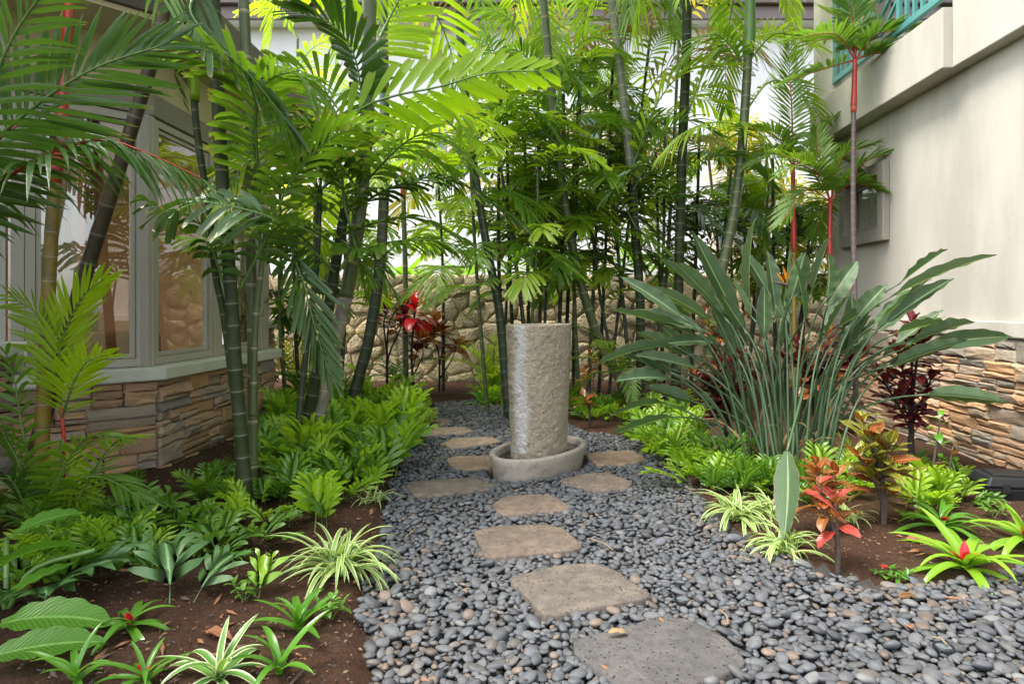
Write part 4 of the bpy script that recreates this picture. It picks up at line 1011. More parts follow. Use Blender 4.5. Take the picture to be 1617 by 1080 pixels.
def shrub(name, label, cat, x, y, stems, leafsize, mats, per, group=None, stemmat='stem_brown', r0=.011, e=(5, 60), whorl=.10, z=None):
    """woody stems given as lists of offsets from the base; whorls of leaves along their upper part"""
    o = thing(name, label, cat, (x, y, soil_z(x, y) if z is None else z), group)
    for sp_ in stems:
        pts = [Vector(p) for p in sp_]; c = spline(pts, 10); mb = MB(); mb.tube(c, [lerp(r0, r0 * .45, i / 10) for i in range(11)], 7)
        st = bpy.data.objects.new('stem', mb.mesh('stem', stemmat)); link(st); st.parent = o
        a0 = rp.uniform(0, 6)
        for k in range(per):
            q = k / max(1, per - 1); pp_ = min(1.0, whorl * (1 - q) / max(.05, (c[-1] - c[0]).length)); f_ = (1 - pp_) * 10; p = c[int(f_)].lerp(c[min(10, int(f_) + 1)], f_ - int(f_))
            inst('leaf', rp.choice(CRO[rp.choice(mats)]), o, orient(p, a0 + k * 2.4, math.radians(lerp(e[0], e[1], q) + rp.uniform(-12, 12)), leafsize * rp.uniform(.7, 1.15) * (1 - .25 * q), rp.uniform(-.4, .4)))
    return o
# ------------------------------------------------------------------ palms by the bay window
gp = 'red-stemmed sealing-wax palms'
# palm standing beyond the picture edge, its two long leaves reach in
b0 = Vector((-2.62, 2.75, 0)); o = palm('sealing-wax palm whose trunk is outside the picture, long leaves reaching in', b0, gp)
trunk(o, [b0 + Z * -.04, b0 + V(.02, 0, .6), b0 + V(.05, 0, 1.1)], .035, .03, 'cane_yellow'); shaft(o, [b0 + V(.05, 0, 1.1), b0 + V(.07, 0, 1.42)], .032, .022, 'crownshaft_red')
tp = b0 + V(.07, 0, 1.42)
k_ = dict(stem='petiole_red', mat='palm_dark', r0=.011)
frond(o, [tp, P(-30, 250, 2.65), P(60, 165, 2.6), P(150, 108, 2.6), P(262, 70, 2.62)], L=.40, W=.036, n=30, vee=.25, droop=.10, bare=.2, a0=80, a1=14, roll=-.9, **dict(k_, stem='petiole_green'))
frond(o, [tp, P(-20, 305, 2.75), P(55, 255, 2.7), P(110, 231, 2.7), P(170, 222, 2.75), P(240, 246, 2.8), P(318, 282, 2.85)], L=.27, W=.033, n=32, vee=-.1, droop=.75, bare=.22, **k_)
frond(o, [tp, P(-40, 200, 2.5), P(20, 60, 2.4), P(90, -40, 2.3)], L=.34, W=.034, n=24, droop=.3, roll=-.5, **dict(k_, stem='petiole_green'))
frond(o, [tp, P(-40, 330, 2.9), P(0, 220, 3.1), P(70, 190, 3.2), P(150, 215, 3.2)], L=.28, W=.032, n=24, droop=.5, **k_)

o = palm('yellow-caned palm with a bright red shaft, upright in front of the bay window', P(60, 800, 3.6), gp)
tr_ = grounded(PT([(60, 800), (66, 700), (76, 470), (86, 290)], 3.6)); trunk(o, tr_, .040, .033, 'cane_yellow', .135)
sh = PT([(86, 290), (95, 207), (104, 80), (112, -30)], 3.6); shaft(o, sh, .034, .026, 'crownshaft_red'); tp = sh[-1]
crown(o, tp, 4, 1.5, 10, 70, 85, mats=('palm_red_stem',), L=.32, W=.03, n=26, droop=.4, stem='petiole_red')

o = palm('dark brown ringed palm trunk leaning steeply across the bay window', P(35, 800, 3.85))
tr_ = grounded(PT([(35, 800), (75, 640), (120, 480), (182, 285), (224, 150), (250, 60), (276, -60)], [3.85, 3.82, 3.78, 3.72, 3.68, 3.65, 3.6])); trunk(o, tr_, .046, .036, 'cane_brown', .17)
crown(o, tr_[-1], 2, 1.4, 40, 70, 80, mats=('palm_mid', 'palm_dark'), L=.34, W=.035, n=26, droop=.4)

o = palm('thick dark green ringed palm trunk, tallest of the three beside the bay corner', P(392, 815, 3.68))
tr_ = grounded(PT([(392, 812), (385, 735), (375, 620), (366, 480), (352, 300), (343, 130), (335, -50)], [3.68, 3.68, 3.68, 3.66, 3.64, 3.62, 3.6])); trunk(o, tr_, .036, .036, 'cane_green', .125)
t1 = tr_[-1]; crown(o, t1, 2, 1.5, 40, 75, 80, mats=('palm_dark', 'palm_mid'), L=.36, W=.045, n=24, droop=.4)
k_ = dict(mat='palm_dark', style='blunt')
FP(o, [(340, -40), (300, 10), (330, 60), (395, 120), (450, 190)], [3.55, 3.4, 3.3, 3.3, 3.35], L=.30, W=.042, n=22, droop=.55, bare=.12, **k_)
o = palm('slender palm with a lime-green joint, in front of the bay glass', P(380, 815, 3.75))
tr_ = grounded(PT([(380, 800), (372, 650), (365, 587), (352, 491), (340, 430), (330, 333), (315, 237), (307, 160), (305, 60), (300, -60)], 3.75)); trunk(o, tr_, .020, .020, 'cane_green', .11)
m_ = MB(); m_.tube(spline(PT([(308, 160), (307, 105)], 3.75), 5), [.026, .028, .027, .027, .027, .026], 12); part('young_joint', m_, 'palm_lime', o)
k_ = dict(mat='palm_dark', style='blunt', W=.05)
FP(o, [(360, 470), (330, 380), (300, 335), (262, 330), (235, 318)], [3.7, 3.5, 3.4, 3.3, 3.25], L=.20, n=14, droop=.6, bare=.25, **k_)
FP(o, [(366, 480), (420, 380), (440, 352), (385, 330), (300, 318), (270, 345)], [3.72, 3.6, 3.4, 3.3, 3.2, 3.2], L=.22, n=18, droop=.45, bare=.25, **k_)
o = palm('brown-green palm trunk with a green shoot, third beside the bay corner', P(400, 790, 3.9))
tr_ = grounded(PT([(400, 790), (399, 640), (398, 500), (394, 330), (394, 220), (389, 93), (382, -50)], 3.9)); trunk(o, tr_, .030, .032, 'cane_olive', .26)
trunk(o, PT([(399, 660), (403, 520), (412, 430), (425, 330)], [3.85, 3.83, 3.8, 3.8]), .022, .014, 'cane_olive', .2, name='shoot')
k_ = dict(mat='palm_mid', style='blunt', W=.044)
FP(o, [(412, 430), (408, 300), (404, 200), (396, 140), (330, 86), (300, 80)], [3.8, 3.7, 3.5, 3.35, 3.2, 3.15], L=.34, n=20, droop=.35, bare=.3, **k_)
FP(o, [(404, 300), (402, 220), (415, 140), (460, 115), (490, 140)], [3.75, 3.6, 3.5, 3.4, 3.4], L=.30, n=18, droop=.45, bare=.25, **k_)
FP(o, [(412, 430), (440, 330), (470, 270), (530, 215), (590, 200)], [3.8, 3.75, 3.7, 3.7, 3.75], L=.34, n=20, droop=.3, bare=.2, **k_)
crown(o, tr_[-1], 2, 1.4, 40, 75, 80, mats=('palm_dark', 'palm_mid'), L=.34, W=.045, n=22, droop=.4)

# ------------------------------------------------------------------ leaning clump in front of the fern bank
o = palm('thick leaning palm trunk, pinkish at the foot and olive above, rising from the ferns', P(475, 755, 4.55))
D = grounded(PT([(478, 750), (500, 662), (522, 572), (546, 470), (566, 350), (579, 200), (583, 60), (584, -60)], [4.55, 4.55, 4.55, 4.5, 4.45, 4.4, 4.35, 4.3]))
trunk(o, D[:5], .058, .048, 'cane_pinkish', .17); trunk(o, D[4:], .048, .046, 'cane_olive', .24, flare=0)
k_ = dict(style='blunt', mat='palm_lime', r0=.012)
FP(o, [(440, 275), (500, 230), (567, 174), (622, 152), (696, 137), (770, 116), (852, 112)], [4.35, 4.25, 4.15, 4.1, 4.1, 4.1, 4.15], L=.34, W=.082, n=17, droop=.05, vee=.55, bare=.22, roll=-1.35, a0=62, a1=28, **k_)
FP(o, [(584, 110), (600, 60), (635, -10), (665, -70)], [4.5, 4.6, 4.7, 4.8], L=.42, W=.06, n=20, droop=.15, vee=.2, bare=.1, roll=1.4, **k_)
FP(o, [(575, 180), (560, 90), (525, 40), (470, 20)], [4.4, 4.3, 4.2, 4.1], L=.36, W=.06, n=18, droop=.2, bare=.15, style='blunt', mat='palm_dark')
FP(o, [(570, 250), (640, 170), (700, 165), (780, 200)], [4.4, 4.5, 4.6, 4.7], L=.34, W=.055, n=18, droop=.35, bare=.1, style='blunt', mat='palm_light')
FP(o, [(566, 300), (640, 225), (690, 215), (745, 260)], [4.4, 4.2, 4.15, 4.1], L=.30, W=.05, n=18, droop=.4, bare=.1, style='blunt', mat='palm_mid')
FP(o, [(560, 330), (610, 300), (680, 280), (740, 296), (815, 345)], [4.4, 4.2, 4.1, 4.1, 4.15], L=.25, W=.055, n=22, droop=.45, bare=.1, style='blunt', mat='palm_dark')
FP(o, [(565, 300), (500, 210), (440, 190), (380, 215)], [4.4, 4.2, 4.1, 4.0], L=.32, W=.05, n=20, droop=.45, bare=.1, style='blunt', mat='palm_dark')
FP(o, [(560, 340), (520, 260), (470, 235), (420, 265)], [4.4, 4.2, 4.1, 4.0], L=.30, W=.05, n=20, droop=.5, bare=.1, style='blunt', mat='palm_mid')
crown(o, D[-1], 5, 1.8, 5, 70, 90, mats=('palm_light', 'palm_lime', 'palm_mid'), L=.38, W=.06, n=20, droop=.3, style='blunt')

o = palm('dark green palm cane leaning beside the pinkish trunk', P(462, 755, 4.5))
tr_ = grounded(PT([(463, 745), (480, 680), (500, 592), (512, 530), (528, 430), (545, 330)], [4.48, 4.47, 4.45, 4.42, 4.38, 4.35])); trunk(o, tr_, .046, .032, 'cane_green', .13); tp = tr_[-1]
k_ = dict(style='blunt', mat='palm_mid', W=.042)
FP(o, [(528, 430), (480, 385), (462, 400), (480, 450), (498, 520), (520, 590)], [4.35, 4.1, 4.0, 3.95, 3.95, 3.95], L=.30, n=26, droop=.12, bare=.12, a0=58, a1=18, roll=.35, **dict(k_, W=.036, mat='palm_dark'))
FP(o, [(540, 380), (560, 395), (620, 382), (680, 380), (745, 392)], [4.3, 4.15, 4.05, 4.0, 4.0], L=.20, n=20, droop=.5, bare=.1, vee=.1, **k_)
FP(o, [(540, 370), (600, 350), (660, 345), (730, 375)], [4.35, 4.25, 4.2, 4.2], L=.22, n=18, droop=.35, bare=.1, **k_)
FP(o, [(535, 390), (470, 350), (420, 345), (330, 375), (290, 375)], [4.3, 4.0, 3.8, 3.65, 3.6], L=.25, n=20, droop=.5, bare=.15, **k_)
FP(o, [(540, 350), (480, 300), (430, 290), (390, 320)], [4.3, 4.2, 4.1, 4.0], L=.28, n=18, droop=.5, bare=.15, **k_)
FP(o, [(545, 330), (590, 250), (640, 235), (700, 262)], [4.35, 4.5, 4.6, 4.7], L=.30, n=18, droop=.45, bare=.15, **k_)
FP(o, [(545, 330), (530, 200), (505, 130), (440, 100)], [4.35, 4.3, 4.2, 4.1], L=.33, n=20, droop=.3, bare=.2, **k_)
FP(o, [(545, 330), (575, 430), (590, 420), (620, 455)], [4.3, 4.3, 4.25, 4.2], L=.16, n=10, droop=.7, bare=.2, **k_)
o = palm('thin green palm cane rising straight from the ferns', P(467, 745, 4.35))
tr_ = grounded(PT([(466, 738), (474, 640), (488, 513), (500, 420), (505, 300)], 4.35)); trunk(o, tr_, .024, .018, 'cane_dark', .15)
crown(o, tr_[-1], 5, .95, 0, 70, 90, mats=('palm_mid', 'palm_light'), L=.26, W=.042, n=16, droop=.4, style='blunt')

o = palm('dark ringed palm trunk leaning in front of the red crotons', P(552, 660, 6.6))
tr_ = grounded(PT([(553, 650), (568, 590), (581, 543), (596, 454), (603, 380), (608, 250), (606, 100), (604, -60)], 6.6)); trunk(o, tr_, .060, .048, 'cane_dark', .14)
crown(o, tr_[-1], 5, 1.9, -5, 65, 85, mats=('palm_mid', 'palm_light'), L=.4, W=.05, n=22, droop=.4)
crown(o, tr_[-3], 5, 1.3, 0, 60, 80, mats=('palm_mid', 'palm_light'), L=.32, W=.045, n=18, droop=.4)
crown(o, P(600, 410, 6.6), 4, 1.0, 0, 65, 80, mats=('palm_mid', 'palm_light'), L=.28, W=.045, n=16, droop=.4)

o = palm('slim straight cane with a small red shaft, before the rubble wall', P(640, 628, 8.5), gp)
tr_ = grounded(PT([(641, 625), (640, 520), (640, 430), (637, 312)], 8.5)); trunk(o, tr_, .040, .032, 'cane_olive', .3); sh = PT([(637, 312), (635, 262)], 8.5); shaft(o, sh, .034, .026, 'crownshaft_red')
crown(o, sh[-1], 7, 1.2, 0, 70, 90, mats=('palm_red_stem',), L=.32, W=.035, n=20, droop=.4, stem='petiole_red')

# young sealing-wax shoot under the yellow cane
o = palm('young lime-green palm shoot with a red stem at the foot of the yellow cane', P(105, 810, 3.45), gp)
trunk(o, grounded(PT([(104, 800), (101, 700), (96, 640)], 3.45)), .012, .009, 'crownshaft_red', .3)
k_ = dict(mat='palm_lime', stem='petiole_green', style='point', r0=.006)
FP(o, [(96, 640), (92, 590), (100, 530), (130, 470), (165, 440)], [3.45, 3.42, 3.4, 3.38, 3.35], L=.26, W=.028, n=20, droop=.0, bare=.1, roll=-.7, a0=55, a1=15, **k_)
FP(o, [(98, 660), (104, 640), (118, 600), (140, 570), (172, 560)], [3.45, 3.4, 3.35, 3.3, 3.28], L=.22, W=.028, n=18, droop=.15, bare=.1, roll=-.4, a0=60, **k_)
FP(o, [(96, 640), (80, 560), (60, 500), (20, 470)], [3.45, 3.42, 3.4, 3.38], L=.22, W=.022, n=18, droop=.15, bare=.2, mat='palm_light')
FP(o, [(100, 690), (96, 720), (110, 760), (140, 790)], [3.45, 3.4, 3.35, 3.3], L=.18, W=.026, n=12, droop=.2, bare=.1, **k_)
for k, (pts, m) in enumerate((([(70, 800), (40, 700), (25, 610), (10, 560)], 'palm_mid'), ([(60, 810), (30, 730), (5, 690), (-20, 690)], 'palm_mid'), ([(110, 815), (150, 740), (180, 700), (215, 690)], 'palm_light'), ([(80, 815), (100, 740), (140, 690), (190, 690)], 'palm_mid'), ([(50, 820), (20, 760), (-10, 760), (-40, 790)], 'palm_dark'), ([(95, 815), (120, 760), (165, 755), (230, 790)], 'palm_mid'))):
    FP(o, pts, [3.3, 3.2, 3.15, 3.1], L=.20, W=.03, n=14, droop=.3, bare=.15, mat=m)

# ------------------------------------------------------------------ palms around and behind the fountain
o = palm('dark palm trunk leaning behind the fountain, nearest the rubble wall gap', P(795, 600, 6.9))
tr_ = grounded(PT([(798, 600), (788, 490), (770, 396), (752, 289), (738, 180), (727, 63), (720, -60)], 6.9)); trunk(o, tr_, .050, .042, 'cane_dark', .14)
crown(o, tr_[-1], 7, 2.0, 0, 65, 95, mats=('palm_light', 'palm_mid'), L=.4, W=.05, n=22, droop=.4)
FP(o, [(735, 30), (700, -10), (670, 30), (655, 75)], [6.8, 6.7, 6.6, 6.6], L=.28, W=.03, n=20, droop=.8, mat='palm_dry', stem='twig')
FP(o, [(745, 230), (690, 180), (640, 190), (600, 240)], [6.8, 6.6, 6.5, 6.4], L=.38, W=.045, n=22, droop=.4, mat='palm_light')
FP(o, [(752, 289), (720, 230), (680, 230), (650, 280)], [6.8, 6.7, 6.6, 6.5], L=.34, W=.04, n=20, droop=.4, mat='palm_light')
FP(o, [(745, 230), (800, 170), (850, 180), (890, 230)], [6.8, 6.7, 6.7, 6.7], L=.36, W=.04, n=22, droop=.45, mat='palm_mid')
FP(o, [(770, 396), (740, 420), (690, 425), (640, 470)], [6.7, 6.5, 6.3, 6.2], L=.3, W=.03, n=22, droop=.3, mat='palm_mid')
FP(o, [(780, 430), (760, 450), (720, 455), (680, 480)], [6.7, 6.5, 6.3, 6.2], L=.3, W=.035, n=20, droop=.3, mat='palm_mid')
FP(o, [(785, 450), (830, 400), (870, 400), (920, 440)], [6.7, 6.6, 6.5, 6.4], L=.3, W=.035, n=20, droop=.35, mat='palm_mid')

o = palm('long bent palm trunk, pale and bare low down, leaning past the fountain', P(1003, 640, 7.9))
H = grounded(PT([(1001, 638), (975, 592), (946, 540), (915, 440), (893, 330), (880, 230), (868, 110), (858, 0), (850, -90)], [7.6, 7.55, 7.5, 7.4, 7.3, 7.2, 7.1, 7.0, 7.0])); trunk(o, H[:4], .066, .056, 'cane_pinkish', .16); trunk(o, H[3:], .056, .040, 'cane_olive', .2, flare=0)
crown(o, H[-1], 8, 2.1, -5, 65, 95, mats=('palm_mid', 'palm_light'), L=.4, W=.05, n=22, droop=.45)
FP(o, [(880, 230), (830, 180), (780, 195), (740, 240)], [7.0, 6.9, 6.8, 6.7], L=.36, W=.045, n=20, droop=.35, mat='palm_mid', style='blunt')
FP(o, [(875, 180), (900, 90), (940, 60), (990, 90)], [7.0, 6.9, 6.8, 6.8], L=.40, W=.05, n=20, droop=.35, mat='palm_mid')
FP(o, [(870, 150), (830, 90), (800, 80), (760, 110)], [7.0, 6.9, 6.8, 6.8], L=.36, W=.045, n=20, droop=.4, mat='palm_mid')

o = palm('grey-green ringed palm trunk, straightest behind the bird of paradise fan', P(1012, 650, 7.4))
tr_ = grounded(PT([(1012, 640), (1011, 480), (1004, 380), (996, 270), (986, 170), (976, 80), (966, 0), (955, -90)], 7.4)); trunk(o, tr_[:5], .055, .050, 'cane_green', .135); trunk(o, tr_[4:], .050, .046, 'cane_grey', .135, flare=0)
crown(o, tr_[-1], 8, 2.1, -5, 65, 95, mats=('palm_mid', 'palm_dark'), L=.4, W=.05, n=22, droop=.45)
FP(o, [(996, 270), (1040, 160), (1090, 110), (1150, 105)], [7.3, 7.2, 7.1, 7.0], L=.42, W=.06, n=18, droop=.25, mat='palm_light', style='blunt')
FP(o, [(1000, 300), (1045, 220), (1085, 190), (1130, 210)], [7.3, 7.2, 7.1, 7.0], L=.36, W=.05, n=18, droop=.3, mat='palm_mid', style='blunt')
FP(o, [(1004, 360), (960, 280), (920, 270), (880, 310)], [7.3, 7.1, 7.0, 7.0], L=.34, W=.045, n=18, droop=.4, mat='palm_mid')

o = palm('dark blue-green smooth palm trunk standing straight above the bird of paradise', P(1068, 660, 7.3))
tr_ = grounded(PT([(1066, 650), (1071, 470), (1074, 350), (1079, 200), (1084, 80), (1086, -80)], 7.3)); trunk(o, tr_, .056, .052, 'cane_green', .16)
crown(o, tr_[-1], 8, 2.0, -5, 65, 95, mats=('palm_mid', 'palm_light'), L=.4, W=.05, n=22, droop=.45)
FP(o, [(1079, 200), (1120, 100), (1165, 60), (1220, 60)], [7.3, 7.3, 7.3, 7.3], L=.45, W=.06, n=18, droop=.2, mat='palm_light', style='blunt')
FP(o, [(1076, 300), (1120, 250), (1170, 250), (1220, 290)], [7.3, 7.2, 7.1, 7.0], L=.36, W=.05, n=18, droop=.35, mat='palm_mid')
FP(o, [(1074, 340), (1040, 270), (1000, 265), (960, 310)], [7.3, 7.1, 7.0, 6.9], L=.36, W=.05, n=18, droop=.35, mat='palm_dark')

o = palm('palm trunk with a swollen green shaft at the top, by the balcony end', P(1115, 660, 7.1))
tr_ = grounded(PT([(1115, 650), (1130, 480), (1145, 405), (1160, 330), (1172, 230), (1179, 130), (1181, 88)], 7.1)); trunk(o, tr_, .060, .048, 'cane_olive', .15); sh = PT([(1181, 88), (1184, 40), (1185, -60)], 7.1); shaft(o, sh, .060, .052, 'crownshaft_green')
crown(o, sh[-1], 8, 2.0, 0, 65, 95, mats=('palm_mid', 'palm_light'), L=.4, W=.05, n=22, droop=.45)
FP(o, [(1172, 225), (1168, 200), (1125, 194), (1085, 208), (1050, 240)], [7.05, 6.9, 6.7, 6.6, 6.5], L=.36, W=.04, n=24, droop=.65, bare=.08, mat='palm_light')
FP(o, [(1172, 225), (1178, 200), (1195, 203), (1215, 235)], [7.0, 6.8, 6.7, 6.6], L=.42, W=.045, n=9, droop=.9, bare=.1, mat='palm_light')
FP(o, [(1181, 100), (1215, 60), (1245, 55), (1290, 75)], [7.1, 7.0, 6.9, 6.9], L=.4, W=.03, n=22, droop=.3, mat='palm_light')
FP(o, [(1180, 110), (1140, 60), (1110, 60), (1075, 100)], [7.1, 7.0, 6.9, 6.9], L=.38, W=.045, n=20, droop=.4, mat='palm_mid')
FP(o, [(1175, 180), (1215, 130), (1255, 140), (1300, 190)], [7.1, 7.1, 7.1, 7.1], L=.4, W=.035, n=22, droop=.35, mat='palm_light')

# many-stemmed feather palms: each clump is one plant
def clump(label, canes, Y, mats, lf, n_up, seed):
    o = palm(label, P(canes[0][0], 640, Y), 'many-stemmed feather palms behind the fountain', 'cane_palm')
    r_ = random.Random(seed)
    for (xa, xb, ytop, dy) in canes:
        y = Y + dy; b_ = Vector(((xa - CX) / F * y, y, -.03)); tp_ = P(xb, ytop, y); m_ = b_.lerp(tp_, .5) + Vector((r_.uniform(-.06, .06), r_.uniform(-.05, .05), 0))
        trunk(o, [b_, m_, tp_], r_.uniform(.020, .030), r_.uniform(.014, .019), r_.choice(['cane_green', 'cane_dark', 'cane_dark', 'cane_olive']), .17, name='cane', n=8)
        L = (tp_ - b_).length
        for k in range(n_up):
            q = 1 - .60 * k / n_up; p = b_.lerp(tp_, q) + (m_ - b_.lerp(tp_, .5)) * (1 - abs(2 * q - 1)); az = r_.uniform(0, 6.28); h = Vector((math.sin(az), math.cos(az), 0)); l = lf * r_.uniform(.7, 1.15); e = math.radians(r_.uniform(20, 65)); pts = [p]
            for j in range(3): ee = e - math.radians(78) * j / 2.2; pts.append(pts[-1] + (h * math.cos(ee) + Z * math.sin(ee)) * l / 3)
            frond(o, pts, L=.31 * l / .8, W=.046, n=18, droop=.4, mat=r_.choice(mats), r0=.006, bare=.2, vee=.25, style=r_.choice(('point', 'blunt')))
dk = ('palm_mid', 'palm_mid', 'palm_mid', 'palm_light')
clump('dense clump of thin dark canes straight behind the fountain column', [(815, 800, 120, .1), (836, 822, 60, .3), (858, 872, 90, .4), (878, 890, 150, 0), (840, 790, 260, -.2)], 7.7, dk, .95, 9, 3)
clump('second clump of thin dark canes between the fountain and the bent trunk', [(905, 918, 120, .2), (928, 950, 180, 0), (945, 968, 90, .3), (915, 905, 280, -.2)], 8.0, dk, .95, 9, 4)
clump('high leafy clump whose tops fill the view above the fountain', [(850, 845, 40, .2), (890, 925, -10, .1), (960, 1030, 30, .2), (1040, 1075, 0, .3)], 8.3, ('palm_mid', 'palm_light', 'palm_mid', 'palm_yellowing', 'palm_light', 'palm_mid', 'palm_dry'), 1.35, 8, 15)
clump('bright yellow-green feathery palm between the leaning trunk and the fountain', [(770, 740, 210, .1), (800, 790, 140, .2), (825, 850, 230, -.1)], 7.2, ('palm_light', 'palm_lime', 'palm_light', 'palm_mid'), 1.15, 9, 16)
clump('bright feathery palm spreading between the two ringed trunks', [(1000, 960, 230, .1), (1030, 1050, 190, .2), (985, 930, 320, 0)], 7.9, ('palm_light', 'palm_lime', 'palm_mid', 'palm_light'), 1.15, 9, 17)
clump('feathery green clump filling the gap above the bird of paradise', [(1090, 1105, 200, .2), (1050, 1035, 240, .1), (1130, 1155, 270, 0), (1175, 1215, 290, .3)], 8.4, ('palm_mid', 'palm_mid', 'palm_dark', 'palm_light'), 1.05, 10, 5)
clump('tall feathery clump in front of the white house, behind the leaning trunks', [(700, 690, 240, .2), (790, 812, 180, 0)], 8.8, ('palm_light', 'palm_mid', 'palm_light', 'palm_yellowing'), 1.1, 9, 6)
clump('low feathery clump behind the leaning pinkish trunk, against the rubble wall', [(475, 465, 340, .2), (535, 545, 330, .3), (455, 440, 420, .1)], 7.0, ('palm_mid', 'palm_dark', 'palm_light'), .85, 7, 7)
clump('tall pale feathery clump rising beside the house corner, behind the bay', [(450, 440, 130, 0), (470, 470, 60, .2), (500, 505, 160, .1)], 8.6, ('palm_light', 'palm_lime', 'palm_mid'), 1.1, 6, 8)
clump('leafy clump beside the red-shafted palms at the stucco corner', [(1225, 1220, 250, 0), (1240, 1245, 320, .1), (1270, 1280, 350, 0)], 7.6, ('palm_dark', 'palm_mid'), .8, 5, 9)

# ------------------------------------------------------------------ sealing-wax palms at the stucco wall
def wax(label, tpts, Yt, spts, tmat, fr, r0=.026, ex=2):
    o = palm(label, P(tpts[0][0], tpts[0][1], Yt), gp); tr_ = grounded(PT(tpts, Yt)); trunk(o, tr_, r0, r0 * .85, tmat, .085); sh = PT(spts, Yt); shaft(o, sh, r0 * 1.02, r0 * .8, 'crownshaft_red')
    x0, y0 = spts[-1]
    for (a, b, c, d, dy) in fr: FP(o, [(x0, y0), (a, b), (c, d)], [Yt, Yt + dy * .5, Yt + dy], L=.30, W=.034, n=26, droop=.25, mat='palm_red_stem', stem='petiole_red', r0=.007, bare=.18, vee=.45, style='point')
    crown(o, sh[-1], ex, .85, 0, 70, 80, mats=('palm_red_stem',), L=.28, W=.033, n=24, droop=.25, stem='petiole_red', r0=.007)
wax('tallest red-shafted palm with a purple-brown cane, before the square window', [(1352, 690), (1350, 480), (1347, 340), (1348, 178)], 6.1, [(1348, 178), (1349, 140), (1350, 95)], 'cane_purple',
    [(1318, 55, 1245, 62, -.2), (1385, 55, 1450, 46, -.3), (1362, 30, 1392, -20, .1), (1335, 40, 1300, 15, .2), (1300, 110, 1240, 130, -.1), (1390, 85, 1440, 100, -.2), (1345, 20, 1330, -30, -.2)])
wax('red-shafted palm with an orange cane between the window and the bird of paradise', [(1313, 700), (1312, 500), (1310, 422)], 6.5, [(1310, 422), (1310, 370), (1311, 318)], 'cane_orange',
    [(1285, 268, 1228, 242, -.2), (1368, 255, 1437, 243, -.3), (1330, 250, 1375, 230, -.1), (1275, 300, 1235, 350, -.3), (1295, 250, 1290, 205, .1), (1345, 290, 1385, 300, -.2)])
wax('red-shafted palm with a yellow cane, furthest from the stucco wall', [(1255, 690), (1254, 500), (1254, 398)], 6.9, [(1254, 398), (1253, 330), (1252, 262)], 'cane_yellow',
    [(1285, 220, 1335, 165, .1), (1225, 215, 1175, 200, -.1), (1250, 180, 1245, 62, 0), (1230, 240, 1190, 260, -.2), (1290, 245, 1330, 235, -.2)])
FP(bpy.data.objects[o.name], [(1253, 265), (1251, 190), (1247, 110), (1244, 55)], [7.1, 7.1, 7.1, 7.1], L=.42, W=.022, n=26, droop=.05, mat='palm_light', stem='stem_dark', bare=.15)

# ------------------------------------------------------------------ bird of paradise
bop = thing('bird_of_paradise', 'large fan of grey-green paddle leaves with one orange flower, beside the path', 'bird of paradise', (G(1238, 742).x, G(1238, 742).y, 0))
def bop_leaf(base, b0, tip, W=.115, bend=.0, name='leaf', twist=0.0):
    mb = MB(); c = b0 - base; m1 = base + Vector((c.x * .35, c.y * .35, c.z * .62)); m2 = base + Vector((c.x * .72, c.y * .72, c.z * .90)) 
    pt = spline([base, m1, m2, b0], 14); mb.tube(pt, [lerp(.0105, .0058, i / 14) for i in range(15)], 7, m=0)
    d = tip - b0; L = d.length; d.normalize(); tang = (pt[-1] - pt[-3]).normalized()
    side = d.cross(Z); side = side.normalized() if side.length > .2 else Vector((1, 0, 0)); side = Quaternion(d, twist) @ side; up = side.cross(d).normalized()
    n = 16; rows = []; ax = 3
    for i in range(n + 1):
        q = i / n; w_ = W * max(.04, min(1, q * 3.4 + .03) ** .7 * (1 - max(0, (q - .45) / .55) ** 2.1)); p = b0 + d * (L * q) + (tang - d) * (L * .25 * q * (1 - q)) - Z * bend * L * q * q
        row = []
        for j in range(-ax, ax + 1):
            f = j / ax; fold = .38 + .2 * math.sin(q * 3); wob = .06 * W * math.sin(i * 1.7 + j) * abs(f)
            row.append(mb.vert(p + side * (f * w_ / 2 * math.cos(fold)) + up * (abs(f) * w_ / 2 * math.sin(fold) + wob), ((f + 1) / 2, q)))
        rows.append(row)
    for a, b in zip(rows, rows[1:]):
        for j in range(2 * ax): mb.face(a[j], a[j + 1], b[j + 1], b[j], m=1)
    return part(name, mb, ['petiole_grey', 'strelitzia_leaf'], bop)
BL = [((1074, 499), (980, 434)), ((1100, 530), (959, 486)), ((1108, 520), (988, 492)), ((1130, 541), (1030, 545)), ((1100, 582), (1002, 560)), ((1093, 634), (1018, 608)), ((1062, 545), (937, 577)), ((1058, 598), (972, 597)),
      ((1063, 658), (959, 688)), ((1048, 636), (963, 654)), ((1144, 501), (1039, 403)), ((1130, 482), (1063, 408)), ((1167, 508), (1093, 360)), ((1174, 523), (1133, 456)), ((1237, 504), (1163, 380)), ((1207, 534), (1207, 445)),
      ((1185, 478), (1192, 342)), ((1270, 508), (1252, 397)), ((1281, 464), (1311, 371)), ((1306, 471), (1307, 393)), ((1307, 482), (1355, 408)), ((1337, 563), (1344, 459)), ((1355, 500), (1401, 447)), ((1408, 468), (1573, 394)),
      ((1400, 510), (1506, 433)), ((1422, 447), (1496, 389)), ((1380, 514), (1471, 438)), ((1411, 577), (1527, 531)), ((1464, 545), (1598, 531)), ((1443, 538), (1538, 507)), ((1411, 528), (1496, 507)), ((1464, 623), (1593, 633)),
      ((1160, 560), (1120, 470)), ((1250, 470), (1272, 395)), ((1225, 560), (1240, 480)), ((1090, 560), (1005, 520)), ((1320, 520), (1390, 480)), ((1120, 505), (1020, 450)), ((1290, 540), (1330, 470))]
rb = random.Random(8)
